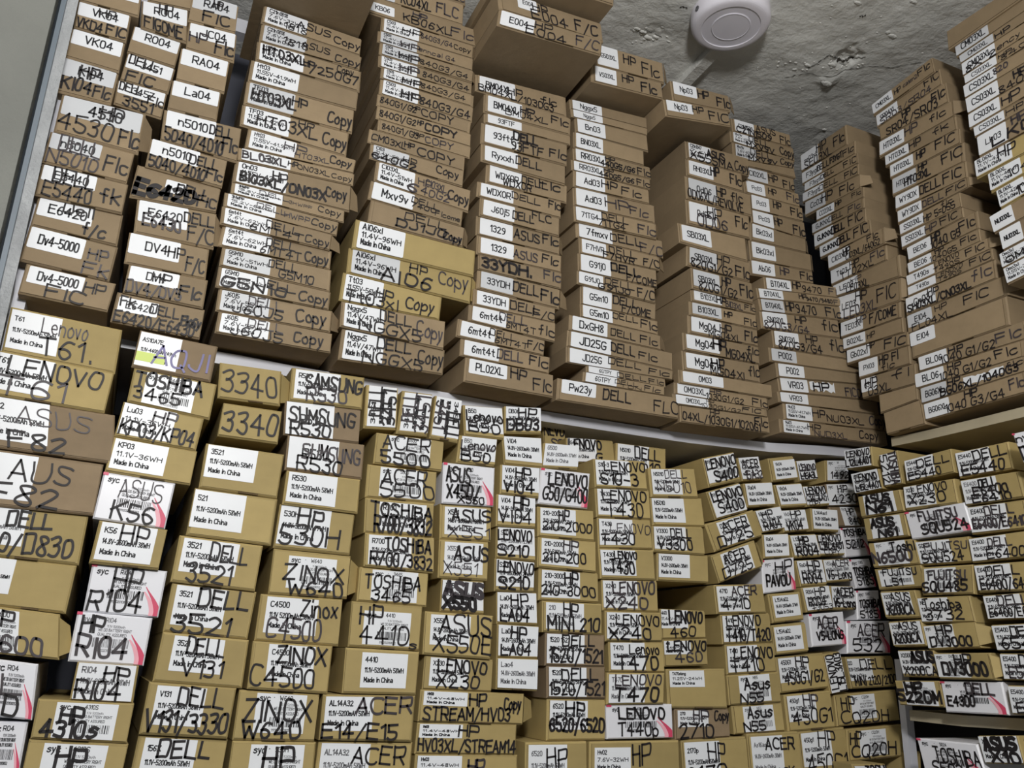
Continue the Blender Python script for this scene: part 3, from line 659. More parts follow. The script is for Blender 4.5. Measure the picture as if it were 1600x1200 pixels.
def panel(V, Fc, P, u0, v0, u1, v1, t, MI=None, mi=0, mi_side=None, cut=0.0):
    """thin slab lying on the front face, u across, v down, in fractions; t its thickness in metres"""
    b = len(V); c = cut
    if c: uv = [(u0+c, v0), (u1-c, v0), (u1, v0+c*2), (u1, v1-c*2), (u1-c, v1), (u0+c, v1), (u0, v1-c*2), (u0, v0+c*2)]
    else: uv = [(u0, v0), (u1, v0), (u1, v1), (u0, v1)]
    n = len(uv)
    for u, v in uv: V.append(P(u, v, t))
    for u, v in uv: V.append(P(u, v, 0))
    Fc.append(tuple(b+i for i in range(n)))
    if MI is not None: MI.append(mi)
    for i in range(n):
        j = (i+1) % n; Fc.append((b+i, b+n+i, b+n+j, b+j))
        if MI is not None: MI.append(mi if mi_side is None else mi_side)
def carton(q, out, depth, color, larea, prt, hand, look, label, group, kind, flap=False):
    """q: TL TR BR BL of the front face, out: unit vector out of the shelf, depth in metres"""
    TL, TR, BR, BL = q
    cen = (TL+TR+BR+BL)/4; rnd = random.Random(int((TL.x+TL.z*3.1)*1e5))
    side = (TR-TL).normalized(); q = [cen+(p-cen)*.988+side*rnd.uniform(-.0007, .0007)+Vector((0, 0, rnd.uniform(-.0004, .0004))) for p in q]; TL, TR, BR, BL = q
    origin = (BL+BR)/2
    W = ((TR-TL).length+(BR-BL).length)/2; H = ((BL-TL).length+(BR-TR).length)/2
    def P(u, v, t=0.0): return (TL*(1-u)+TR*u)*(1-v)+(BL*(1-u)+BR*u)*v+out*t
    base = {'t': M_TAN, 'o': M_OCH, 'b': M_BRN, 'w': M_WCARD}[color]
    # body: six sided box with a small chamfer round the front, so the edges catch the light
    e = min(.0016, H*.06); eu, ev = e/W, e/H
    back = -out*depth
    V = [P(eu, ev), P(1-eu, ev), P(1-eu, 1-ev), P(eu, 1-ev)] + [P(0, 0)+(-out*e), P(1, 0)+(-out*e), P(1, 1)+(-out*e), P(0, 1)+(-out*e)]
    V += [P(0, 0)+back, P(1, 0)+back, P(1, 1)+back, P(0, 1)+back]
    Fc = [(3, 2, 1, 0)] + [(a, (a+1) % 4, (a+1) % 4+4, a+4) for a in range(4)] + [(a+4, (a+1) % 4+4, (a+1) % 4+8, a+8) for a in range(4)] + [(8, 9, 10, 11)]
    body = mesh_obj('flat_carton' if kind == 'flat' else 'battery_carton', V, Fc, [base], origin=origin)
    bm = bmesh.new(); bm.from_mesh(body.data); bmesh.ops.recalc_face_normals(bm, faces=bm.faces); bm.to_mesh(body.data); bm.free()
    tag(body, label, 'box', group); CARTONS.append(body)
    def child(name, V, Fc, mats, MI=None):
        return mesh_obj(name, V, Fc, mats, MI, parent=body, origin=origin)
    # end flap closing the carton, its raw edge showing, and the tuck tab
    lf = .0
    if color != 'w':
        V = []; Fc = []; MI = []
        a = rnd.choice((.012, .02, .035)); b = rnd.choice((.965, .98, .99))
        panel(V, Fc, P, a, .05, b, .95, .0008, MI, 0, 1); child('end_flap', V, Fc, [base, M_EDGE], MI); lf = .0009
        if rnd.random() < .55:
            V = []; Fc = []; MI = []; u = rnd.uniform(.3, .5); g = .0016/H
            panel(V, Fc, P, u, .96, u+rnd.uniform(.18, .3), 1-g*.2, .0016, MI, 0, 0); child('tuck_tab', V, Fc, [M_EDGE], MI)
    else:
        V = []; Fc = []; MI = []; g = .012
        panel(V, Fc, P, .0, .0, .06+g, .06, .0004, MI, 0); child('corner_mark', V, Fc, [M_RED], MI); V = []; Fc = []; MI = []
        n = 14; R = []                                              # red and pink swirl at the right
        for k in range(n+1):
            t = k/n; R.append((.76+.20*math.sin(t*1.75), .38+.60*t**.9, .01+.07*min(1, t*1.6), t))
        for part_i, sh in ((1, -.06), (0, 0)):
            V = []; Fc = []; MI = []
            for k in range(n):
                if part_i and k < 2: continue
                a, b = R[k], R[k+1]; s = len(V)
                for (u, v, wd, t) in (a, b): V += [P(min(.97, u+sh-wd*.5), min(v, .985), .00045-part_i*.0001), P(min(.98, u+sh+wd*.5), min(v, .985), .00045-part_i*.0001)]
                Fc.append((s, s+1, s+3, s+2)); MI.append(0)
            child('pink_swirl' if part_i else 'red_swirl', V, Fc, [M_PINK if part_i else M_RED], MI)
    if flap:                                                        # a dust flap sprung open beside the face
        R = (TR-TL).normalized(); k = rnd.uniform(.009, .016); pts = [P(.998, .08), P(.998, .92), P(.998, .78)+R*k-out*.012, P(.998, .22)+R*k*.8-out*.010]
        th = R.cross(TL-BL).normalized()*.0012
        V = pts+[p+th for p in pts]; child('dust_flap', V, [(0, 1, 2, 3), (7, 6, 5, 4), (0, 4, 5, 1), (1, 5, 6, 2), (2, 6, 7, 3), (3, 7, 4, 0)], [base])
    # the paper label with its print
    if color == 'w': larea = (4, 4, 80, 80)
    if larea and prt is not None:
        u0, v0, u1, v1 = [c/100 for c in larea]; clip0, clip1 = max(.006, u0), min(.994, u1)
        V = []; Fc = []; MI = []
        paper = M_GREYP if rnd.random() < .12 and kind == 'flat' else M_PAPER
        tilt = rnd.uniform(-.012, .012)
        if color != 'w':
            cut = 0 if kind != 'flat' else .012
            panel(V, Fc, lambda u, v, t: P(u, v+tilt*(u-.5), t+lf), clip0, max(.01, v0), clip1, min(.99, v1), .0003, MI, 0, None, cut)
        lh, lw = (v1-v0)*H, (u1-u0)*W
        dark = 2 if rnd.random() < .12 and kind != 'flat' else 1
        rot = 0
        txt = prt
        if txt.startswith(('V:', 'D:')): rot = 1 if txt[0] == 'V' else 2; txt = txt[2:]
        def word(s, cx, cy, h, wmax, bold, align, mi):
            """print s; cx,cy in metres from label's top left; h height in metres"""
            st, wd = strokes(s); k = h/9; sx = k*.92
            if align == 'f' or wd*sx > wmax: sx = wmax/wd
            x0 = cx if align in 'lf' else cx-wd*sx/2
            for s_ in st:
                pts = [(x0+p[0]*sx, cy-p[1]*k) for p in s_]
                pts = [p for p in pts if -.2*lw < p[0]]
                def Pf(x, y):
                    if rot == 1: x, y = y*lw/lh, lh-x*lh/lw
                    elif rot == 2: x, y = lw-y*lw/lh, x*lh/lw
                    uu = u0+x/W; uu = min(max(uu, clip0), clip1); vv = v0+y/H
                    return P(uu, vv+tilt*(uu-.5), lf+.0005)
                ribbon(V, Fc, pts, bold, Pf, mi, MI)
        if txt.startswith('Y:'):
            c = txt[2:]
            word('syc', lw*.06, lh*.19, lh*.15, lw*.3, lh*.014, 'l', dark); word('°', lw*.33, lh*.17, lh*.1, lw*.06, lh*.005, 'l', dark)
            if c: word(c, lw*.46, lh*.16, lh*.11, lw*.42, lh*.009, 'l', dark)
            word('11.1V 5200mAh', lw*.5, lh*.3, lh*.06, lw*.42, lh*.0045, 'l', 2)
            word('WE DO BATTERY RIGHT', lw*.36, lh*.41, lh*.07, lw*.58, lh*.0055, 'l', dark); word('QUALITY ASSURED', lw*.36, lh*.53, lh*.07, lw*.5, lh*.0055, 'l', dark)
            x = lw*.3
            while x < lw*.92:                                       # bar code
                b_ = rnd.choice((.007, .012, .02))*lw; s = len(V)
                for (xx, yy) in ((x, .6), (x+b_, .6), (x+b_, .84), (x, .84)): V.append(P(min(clip1, u0+xx/W), v0+yy*lh/H+tilt*(u0+xx/W-.5), lf+.0005))
                Fc.append((s, s+1, s+2, s+3)); MI.append(dark); x += b_+rnd.choice((.008, .014, .02))*lw
            word('9992020108052', lw*.36, lh*.95, lh*.06, lw*.44, lh*.0045, 'l', dark)
        elif txt != '-' and txt:
            lines = None
            if txt.endswith('*'): lines = [txt[:-1], '11.1V-5200mAh 58WH', 'Made in China']
            elif txt.endswith('%'): lines = [txt[:-1], '14.8V-2600mAh 38WH', 'Made in China']
            elif '^' in txt: lines = txt.split('^')+['Made in China']
            if lines:
                if rot == 1 or rot == 2: hh = lh*.10
                hgt = min(lh*.15, lw*.09) if not rot else lh*.13
                if kind == 'flat': hgt = min(lh*.19, lw*.12)
                for i, s in enumerate(lines):
                    word(s, lw*.08, lh*((.27, .56, .84)[i]), hgt*(1.1 if i == 0 else 1), lw*(.5, .84, .62)[i], max(.00042, hgt*.115) if i != 1 else max(.00034, hgt*.10), 'f' if i else 'l', dark)
            else:
                hgt = min(lh*.5, lw*.19); word(txt, lw*.54, lh*.5+hgt*.5, hgt, lw*.72, hgt*(.085 if look != 'bold' else .13), 'c', dark)
        if 'AS10A' in txt:
            panel(V, Fc, lambda u, v, t: P(u, v, t+lf), .02, .56, .38, .8, .0006, MI, 3)
        if V: child('label', V, Fc, [paper, M_PRINT, M_GPRINT, M_YEL], MI)
    # marker writing
    if hand:
        V = []; Fc = []; MI = []
        for it in hand.split(';'):
            f = it.split(','); vert = f[0].startswith('^'); s = f[0].lstrip('^'); u0, v0, u1, hh = [float(c)/100 for c in f[1:5]]; wt = int(f[5]) if len(f) > 5 else None
            if s == '*':                                            # scraped white paper left under the writing
                VV = []; FF = []; n = 14
                for i in range(n):
                    u = u0+(u1-u0)*(i+.5*rnd.random())/n
                    VV += [P(u, v0+hh*rnd.uniform(0, .3), lf+.0003), P(u, v0+hh*rnd.uniform(.65, 1), lf+.0003)]
                    if i: FF.append((2*i-2, 2*i-1, 2*i+1, 2*i))
                child('torn_paper', VV, FF, [M_PAPER]); continue
            jit = .12
            st, wd = strokes(s, jit, rnd)
            lw_ = {1: .0006, None: .00095, 2: .00125, 3: .0018, 4: .0024}[wt]*rnd.uniform(.9, 1.15)
            if (wt or 0) < 3: lw_ = min(lw_, (u1-u0 if vert else hh)*(W if vert else H)*(.07 if wt != 2 else .1))
            if kind != 'flat' and wt is None: lw_ *= 1.12
            mi = 2 if s == 'AQJI' else (1 if rnd.random() < .12 or wt == 1 else 0)
            slope = rnd.uniform(-.02, .03)
            if not vert:
                u1 = min(u1, .985); hh = min(hh, .97-v0); v0 += hh*.04; hh *= .9
                if hh <= .05: continue
                kx = (u1-u0)*W/wd; ky = hh*H/9
                for s_ in st:
                    ribbon(V, Fc, [(u0*W+p[0]*kx, (v0+hh)*H-p[1]*ky+slope*p[0]*kx) for p in s_], lw_,
                           lambda x, y: P(min(max(x/W, .005), .995), min(max(y/H, .01), .99), lf+.00075), mi, MI)
            else:                                                    # running up the face
                v1 = hh; kx = (v1-v0)*H/wd; ky = (u1-u0)*W/9; down = prt and prt.startswith('D:') or s in ('5212', 'TOSHIBA')
                for s_ in st:
                    def Pf(x, y):
                        return P(min(max(x/W, .005), .995), min(max(y/H, .01), .99), lf+.00075)
                    if down: pts = [(u0*W+p[1]*ky, v0*H+p[0]*kx) for p in s_]
                    else: pts = [(u1*W-p[1]*ky, v1*H-p[0]*kx) for p in s_]
                    ribbon(V, Fc, pts, lw_, Pf, mi, MI)
        if V: child('handwriting', V, Fc, [M_INK, M_INKL, M_INKB], MI)
    return body
def parse(row):
    a = row.split('|')
    nums = [float(t) for t in a[0].split()]; fl = a[1]; la = a[2] if len(a) > 2 else ''
    if fl.find('L') >= 0: la = fl[fl.find('L'):]; fl = fl[:fl.find('L')]
    return nums, fl, la, (a[3] if len(a) > 3 else '-'), (a[4] if len(a) > 4 else '')
def isect(p, d, a, b):
    """2-D: p + t d meets the line a b"""
    ex, ey = b[0]-a[0], b[1]-a[1]; den = d[0]*ey-d[1]*ex
    return ((a[0]-p[0])*ey-(a[1]-p[1])*ex)/den
def stack(code, nth, shelf, dft, rows):
    rows = [parse(r) for r in rows.strip().split('\n')]
    right = shelf in ('uright', 'lright'); rnd = random.Random(ord(code[0])*77)
    plane = {'upper': 0, 'cap': -.034, 'low': 0, 'uright': XU, 'lright': XL}[shelf]
    kind = 'flat' if shelf in ('upper', 'cap', 'uright') else 'thick'
    out = Vector((-1, 0, 0)) if right else Vector((0, -1, 0))
    n = sum(1 for r in rows if r[1] != 'E'); k = 0
    for i, (nm, fl, la, prt, hand) in enumerate(rows):
        if fl == 'E': continue
        off = rnd.uniform(-.003, .003)
        if shelf == 'low': off += {'j': .012, 'k': .012, 'l': .02, 'm': .022, 'n': .026, 'o': .034}.get(code, 0)
        if code == 'B': off += .01
        if code == 'M': off += .02
        if code == 'U': off -= .02
        at = (lambda x, y: on_x(x, y, plane+off)) if right else (lambda x, y: on_y(x, y, plane+off))
        ext = dft.get('ext', 1)
        x0, y0, x1, y1 = nm[:4]; x1, y1 = x0+(x1-x0)*ext, y0+(y1-y0)*ext
        TL, TR = at(x0, y0), at(x1, y1)
        if len(nm) == 6: BL = at(*nm[4:6]); BR = TR+BL-TL
        else:
            nn = rows[i+1][0]; a, b = at(nn[0], nn[1]), at(nn[0]+(nn[2]-nn[0])*ext, nn[1]+(nn[3]-nn[1])*ext)
            h = (lambda v: (-v.y, v.z)) if right else (lambda v: (v.x, v.z))
            dx = TR-TL; dirn = Vector((0, dx.z, -dx.y)) if right else Vector((dx.z, 0, -dx.x))
            if dirn.z > 0: dirn = -dirn
            dirn.normalize(); hd = h(dirn)
            BL = TL+dirn*isect(h(TL), hd, h(a), h(b)); BR = TR+dirn*isect(h(TR), hd, h(a), h(b))
        if max(TL.z, TR.z) > CEIL-.004:                              # keep it under the ceiling
            d = max(TL.z, TR.z)-(CEIL-.004); TL.z -= min(d, (TL.z-BL.z)*.6); TR.z -= min(d, (TR.z-BR.z)*.6)
        TL, TR, BR, BL = TL, TR, BR, BL
        color = ('t' if kind == 'flat' else 'o'); look = ''
        for c in fl:
            if c in 'obw': color = c
            if c == 'B': look = 'bold'
        noprint = (la == '' and fl.startswith('-')) or (la.strip() == '-')
        area = None
        if fl.startswith('-'): area = None
        else:
            s = (la or dft['L']).lstrip('L'); area = tuple(float(t) for t in s.split()[:4])
        if color == 'w': area = (0, 0, 1, 1)
        dep = rnd.uniform(.2, .235)
        word = {'t': 'tan', 'o': 'ochre', 'b': 'brown', 'w': 'white red-swirl'}[color]
        if area is None: word = 'unlabelled ' + word
        elif kind == 'flat' and color == 't' and not hand: word = 'tan bare-faced'
        elif kind == 'thick' and color == 'o' and not hand: word = 'ochre bare-faced'
        elif kind == 'thick' and color in 'ob' and (area[2]-area[0]) > 80: word = 'white-fronted'
        pos = 'bottom one' if k == n-1 and shelf in ('upper', 'uright') else ORD[k]+' from top'
        if k == 0: pos = 'topmost one'
        if shelf == 'upper': where = 'of %s upper stack from left wall' % nth
        elif shelf == 'cap': where = 'of pair overhanging the %s stack' % nth
        elif shelf == 'low': where = 'of %s lower stack from left' % nth
        elif shelf == 'uright': where = 'of %s stack from corner, upper right shelf' % nth
        else: where = 'of %s stack from corner, lower right shelf' % nth
        grp = {'upper': 'flat cartons stacked on the upper back shelf', 'cap': 'flat cartons laid on top near the ceiling', 'low': 'battery cartons stacked on the lower back shelf',
               'uright': 'flat cartons stacked on the upper right shelf', 'lright': 'battery cartons stacked on the lower right shelf'}[shelf]
        label_ = '%s carton, %s %s' % (word, pos, where)
        if 'bare-faced' in word: label_ = '%s carton without handwriting, %s %s' % (word.split()[0], pos, where)
        carton((TL, TR, BR, BL), out, dep, color, area, prt if prt != '-' or area else prt, hand, look, label_, grp, kind, (code, k) in OPEN_FLAPS)
        k += 1
def single(row, plane, off, label, kind, group):
    nm, fl, la, prt, hand = parse(row)
    right = plane in 'QS'; pv = {'B': 0, 'Q': XL, 'S': XS}[plane]+off
    at = (lambda x, y: on_x(x, y, pv)) if right else (lambda x, y: on_y(x, y, pv))
    TL, TR, BL = at(*nm[:2]), at(*nm[2:4]), at(*nm[4:6]); BR = TR+BL-TL
    if nm[0] == 395:                                             # rests on the topmost carton of the fourth stack
        a, b = on_y(411, 8), on_y(567, 62); BL = Vector((a.x-.012, pv, a.z+.003)); BR = Vector((b.x-.004, pv, b.z+.003+(a.z-b.z)*.0))
        TL = BL+Vector((.003, 0, .05)); TR = BR+Vector((.003, 0, .05))
    if max(TL.z, TR.z) > CEIL-.003: d = max(TL.z, TR.z)-(CEIL-.003); TL.z -= d; TR.z -= d
    color = ('t' if kind == 'flat' else 'o')
    for c in fl:
        if c in 'obw': color = c
    area = None if fl.startswith('-') else tuple(float(t) for t in la.lstrip('L').split()[:4]) if la else (0, 0, 1, 1)
    return carton((TL, TR, BR, BL), Vector((-1, 0, 0)) if right else Vector((0, -1, 0)), .2, color, area, prt, hand, '', label, group, kind)
# ---------------------------------------------------------------- the setting
def plaster(name, col, amt, bump, scale):
    m = mat(name, col, .9, amt, scale, 0, .2); N = m.node_tree.nodes; L = m.node_tree.links; b = N['Principled BSDF']
    tc = N.new('ShaderNodeTexCoord')
    n1 = N.new('ShaderNodeTexNoise'); n1.inputs['Scale'].default_value = 9; n1.inputs['Detail'].default_value = 10; n1.inputs['Roughness'].default_value = .62
    n2 = N.new('ShaderNodeTexVoronoi'); n2.inputs['Scale'].default_value = 110
    n3 = N.new('ShaderNodeTexNoise'); n3.inputs['Scale'].default_value = 170; n3.inputs['Detail'].default_value = 5
    for n in (n1, n2, n3): L.new(tc.outputs['Object'], n.inputs['Vector'])
    a = N.new('ShaderNodeMath'); a.operation = 'MULTIPLY_ADD'; a.inputs[1].default_value = 5; L.new(n1.outputs[0], a.inputs[0])
    c = N.new('ShaderNodeMath'); c.operation = 'MULTIPLY'; c.inputs[1].default_value = .35; L.new(n3.outputs[0], c.inputs[0]); L.new(c.outputs[0], a.inputs[2])
    bp = N.new('ShaderNodeBump'); bp.inputs['Strength'].default_value = bump; bp.inputs['Distance'].default_value = .006
    L.new(a.outputs[0], bp.inputs['Height']); L.new(bp.outputs[0], b.inputs['Normal'])
    return m
M_CEIL = plaster('ceiling_plaster', lin(229, 229, 224), .05, .38, 14)
M_CHIP = plaster('chipped_plaster', lin(226, 226, 221), .08, .6, 40)
M_WALL = plaster('wall_plaster', lin(124, 125, 120), .16, .3, 5)
M_PIER = plaster('rough_grey_render', lin(168, 170, 172), .16, .6, 26)
M_METAL = mat('blue_grey_painted_metal', lin(104, 114, 124), .4, .08, 12, .1, .5)
M_GROOVE = mat('dark_joint', lin(30, 36, 42), .8, .1, 20)
M_BACK = mat('blue_grey_backboard', lin(78, 80, 90), .7, .05, 8)
# ceiling: fine grid, gently uneven, with a crack and flaked hollows that the photograph shows
flakes = [(on_z(1325, 92, CEIL), .028, .012), (on_z(1295, 125, CEIL), .02, -.006), (on_z(1020, 55, CEIL), .03, .005), (on_z(1283, 208, CEIL), .01, .003)]
crack = [on_z(x, y, CEIL) for x, y in ((1222, 121), (1235, 118), (1248, 115), (1262, 112), (1280, 116), (1300, 117), (1315, 112), (1330, 108), (1345, 107), (1360, 104), (1378, 106), (1395, 107), (1416, 101), (1440, 97))]
crack2 = [on_z(x, y, CEIL) for x, y in ((1262, 104), (1275, 98), (1288, 90), (1296, 85), (1303, 89), (1310, 96), (1322, 98), (1335, 96), (1345, 94), (1353, 90))]
crack3 = [on_z(x, y, CEIL) for x, y in ((985, 47), (1000, 52), (1012, 50), (1022, 56), (1034, 60))]
def ceil_z(p):
    z = .0035*noise.noise(p*9)+.0012*noise.noise(p*34)+.0005*noise.noise(p*90)
    for c, r, h in flakes:
        d = (p-c).xy.length*(1+.4*noise.noise(p*60))
        if d < r: z += h*(1-(d/r)**2)*(.55+.45*noise.noise(p*120))
    return CEIL+z
V = []; Fc = []; nx, ny = 260, 200; xs = []; ys = []
for i in range(nx+1):                                    # finer where the camera looks
    t = i/nx; xs.append(-.6+1.0*t/.1 if t < .1 else (.4+.65*(t-.1)/.82 if t < .92 else 1.05+.45*(t-.92)/.08))
for j in range(ny+1):
    t = j/ny; ys.append(-1.9+1.45*t/.1 if t < .1 else (-.45+.55*(t-.1)/.82 if t < .92 else .10+.32*(t-.92)/.08))
for j in range(ny+1):
    for i in range(nx+1):
        p = Vector((xs[i], ys[j], CEIL)); V.append((p.x, p.y, ceil_z(p)))
for j in range(ny):
    for i in range(nx): a = j*(nx+1)+i; Fc.append((a, a+nx+1, a+nx+2, a+1))
ceil = mesh_obj('ceiling', V, Fc, [M_CEIL]); tag(ceil, kind='structure')
for p in ceil.data.polygons: p.use_smooth = True
def blob(name, x, y, rx, ry, h, mt, seed):               # a lump of loose plaster hanging under the ceiling
    c = on_z(x, y, CEIL); r = random.Random(seed); V = []; Fc = []; n = 16
    for k, (s, z) in enumerate(((1, .006), (.92, -.3*h), (.7, -.75*h), (.35, -h))):
        for i in range(n):
            a = i/n*2*math.pi; q = s*(1+.22*noise.noise(Vector((math.cos(a)*1.5, math.sin(a)*1.5, seed))))
            V.append((c.x+math.cos(a)*rx*q*(1+.35*noise.noise(Vector((a*2, k*3, seed)))), c.y+math.sin(a)*ry*q*(1+.35*noise.noise(Vector((a*3, k*2, seed+5)))), ceil_z(Vector((c.x, c.y, CEIL)))+z*.6*(1 if k else .3)+(.0012 if rx > .004 else .0004)*noise.noise(Vector((a*2, k*2, seed)))))
    for k in range(3):
        for i in range(n): j = (i+1) % n; Fc.append((k*n+i, k*n+j, (k+1)*n+j, (k+1)*n+i))
    Fc.append(tuple(3*n+i for i in range(n)))
    o = mesh_obj(name, V, Fc, [mt], parent=ceil); 
    for p in o.data.polygons: p.use_smooth = True
rr = random.Random(5); FL = [(1292, 127, .012, .0062, .005), (1318, 103, .011, .0045, .003), (1300, 101, .009, .004, .003), (1338, 94, .006, .004, .003), (1012, 62, .008, .0045, .004), (1025, 62, .006, .004, .003), (1004, 52, .008, .003, .003),
      (996, 47, .006, .003, .0025), (1395, 58, .009, .004, .0025), (1388, 52, .005, .004, .002), (1288, 202, .005, .003, .0025), (1262, 100, .007, .003, .003), (1340, 4, .007, .003, .002), (1428, 3, .008, .003, .002)]
for k in range(26): FL.append((rr.uniform(1215, 1350), rr.uniform(94, 108), rr.uniform(.0015, .0035), rr.uniform(.001, .0025), .0018))
for k in range(14): FL.append((rr.uniform(985, 1045), rr.uniform(42, 70), rr.uniform(.0015, .0035), rr.uniform(.001, .0025), .0018))
for k in range(30): FL.append((rr.uniform(1180, 1500), rr.uniform(0, 200), rr.uniform(.001, .0022), rr.uniform(.001, .0018), .0013))
for k, (x, y, rx, ry, h) in enumerate(FL):
    blob('plaster_flake', x, y, rx, ry, h, M_CHIP, k)
def crackline(pl, w0, m, seed):                          # a ragged open crack: a dark ribbon lying in the plaster, uneven in width
    V = []; Fc = []; k = 0; P = []
    for a, b in zip(pl[:-1], pl[1:]):
        for t in range(5): P.append(a.lerp(b, t/5))
    P.append(pl[-1])
    for i, p in enumerate(P):
        q = P[min(len(P)-1, i+1)]-P[max(0, i-1)]; n_ = Vector((-q.y, q.x, 0)).normalized(); j = noise.noise(Vector((i*.45, seed, 2)))*.0022
        wd = w0*max(.12, .6+1.1*noise.noise(Vector((i*.5, seed, 9))))
        for s in (-1, 1): v = p+n_*(j+s*wd); V.append((v.x, v.y, ceil_z(Vector((v.x, v.y, CEIL)))-.0009))
    for i in range(len(P)-1): Fc.append((2*i, 2*i+1, 2*i+3, 2*i+2))
    mesh_obj('plaster_crack', V, Fc, [m], parent=ceil)
M_CRACK = mat('dark_crack', lin(112, 110, 104), .9, .25, 120)
M_HOLE = mat('dark_hole', lin(62, 58, 52), .9, .3, 120)
crackline(crack, .0009, M_CRACK, 1); crackline(crack2, .0014, M_CRACK, 4); crackline(crack3, .0009, M_CRACK, 8)
crackline([on_z(x, y, CEIL) for x, y in ((1308, 97), (1318, 98), (1328, 97), (1338, 96))], .003, M_HOLE, 3)
crackline([on_z(x, y, CEIL) for x, y in ((1343, 25), (1348, 25), (1353, 24))], .0016, M_HOLE, 6)
crackline([on_z(x, y, CEIL) for x, y in ((1062, 10), (1068, 9), (1074, 11))], .0016, M_HOLE, 7)
def slab(name, c0, c1, m, parent=None):
    V = []; Fc = []; box_vf(V, Fc, c0, c1); o = mesh_obj(name, V, Fc, [m], parent=parent, origin=None)
    if not parent: tag(o, kind='structure')
    return o
XLEFT = -.150
slab('wall_back', (-.6, .36, -.6), (1.6, .40, CEIL+.02), M_WALL)
slab('wall_right', (1.30, -1.6, -.6), (1.34, .36, CEIL+.02), M_WALL)
slab('floor', (-.9, -2.2, -1.32), (1.34, .40, -1.30), M_WALL)
# left: masonry with a metal door frame, then rough render up to the shelving
xa = [on_y(x, y, -.03).x for x, y in ((104, 0), (32, 238))]; XG = sum(xa)/2
xb = [on_y(x, y, -.025).x for x, y in ((112, 48), (55, 210), (43, 240))]; XB = sum(xb)/3
xc = [on_y(x, y, -.02).x for x, y in ((112, 48), (60, 240), (30, 350))]; XC = sum(xc)/3
XB = (XG+XC)/2+.001
slab('wall_left', (XG-.5, -.045, -1.3), (XG-.0025, .36, CEIL+.01), M_WALL)
V = []; Fc = []; nx_, nz_ = 30, 90
for i in range(nx_+1):
    for k in range(nz_+1):
        x = XG-.0025-.30*i/nx_; z = -.15+(CEIL+.14)*k/nz_; q = Vector((x*14, 1.7, z*2.2))
        V.append((x, -.046-.010*max(0, noise.noise(q)+.35)*min(1, i/4)-.0015*noise.noise(Vector((x*60, 4, z*22))), z))
for i in range(nx_):
    for k in range(nz_): a = i*(nz_+1)+k; Fc.append((a, a+1, a+nz_+2, a+nz_+1))
wl = bpy.data.objects['wall_left']; o = mesh_obj('render_coat', V, Fc, [M_WALL], parent=wl)
for p in o.data.polygons: p.use_smooth = True
slab('trim_1', (XG-.004, -.028, -1.3), (XG+.002, .36, CEIL+.01), M_GROOVE)
slab('trim_2', (XG+.0015, -.04, -1.3), (XB, .36, CEIL+.01), M_METAL)
# rough render strip, uneven right border
V = []; Fc = []; n = 60
for k in range(n+1):
    z = -.2+(CEIL+.21)*k/n; j = .003*noise.noise(Vector((0, 0, z*30)))+.002*noise.noise(Vector((3, 0, z*90))); d = .0015*noise.noise(Vector((7, 2, z*50)))
    V += [(XB, -.034+d, z), (XB+.010, -.036-d, z), (XC+j, -.024+d, z), (XC+j, .05, z)]
for k in range(n):
    for i in range(3): a = k*4+i; Fc.append((a, a+1, a+5, a+4))
tag(mesh_obj('trim_3', V, Fc, [M_PIER]), kind='structure')
# ---------------------------------------------------------------- shelving
def board(name, pts, y0, y1, th, m, parent=None, axis='x'):
    """a board along x (or y) whose height follows pts [(s, z)]; y0 front, y1 back"""
    V = []; Fc = []; n = len(pts)
    for s, z in pts:
        for a, b in ((y0, z), (y0, z-th), (y1, z-th), (y1, z)): V.append((s, a, b) if axis == 'x' else (a, s, b))
    for i in range(n-1):
        for k in range(4): q = i*4; Fc.append((q+k, q+(k+1) % 4, q+4+(k+1) % 4, q+4+k))
    Fc += [(0, 3, 2, 1), (n*4-4, n*4-3, n*4-2, n*4-1)]
    o = mesh_obj(name, V, Fc, [m], parent=parent)
    bm = bmesh.new(); bm.from_mesh(o.data); bmesh.ops.recalc_face_normals(bm, faces=bm.faces); bm.to_mesh(o.data); bm.free(); return o
YS = .048
pts = []
for x, y in ((120, 508), (205, 524), (375, 553), (450, 568), (700, 612), (846, 640), (1000, 664), (1080, 676), (1200, 690), (1300, 696), (1375, 703)):
    p = on_y(x, y, YS); pts.append((p.x, p.z-.0015))
unit = bpy.data.objects.new('back_shelving', None); S.collection.objects.link(unit); unit.location = (0, 0, 0)
tag(unit, 'white melamine wall shelving with a sagging board carrying the flat cartons, back wall', 'shelf')
pts[0] = (XLEFT, pts[0][1]); pts[-1] = (1.04, pts[-1][1])
zmax = lambda: 0
board('shelf_board', pts, YS, .355, .0135, M_BOARD, unit)
# side panel at the left end of the shelving, and the rail behind the cartons
slab('side_panel', (XC-.004, .016, -.5), (XC+.012, .355, CEIL-.004), M_BOARD, unit)
ra = on_y(390, 34, .20); rb = on_y(1022, 234, .20)
board('top_rail', [(XC+.014, ra.z+(ra.x-XC)*(ra.z-rb.z)/(rb.x-ra.x)*1.0), (ra.x, ra.z), (rb.x, rb.z), (1.28, rb.z)], .20, .22, .022, M_BOARD, unit)
slab('back_panel', (XC+.013, .345, -.5), (1.28, .355, CEIL-.01), M_BACK, unit)
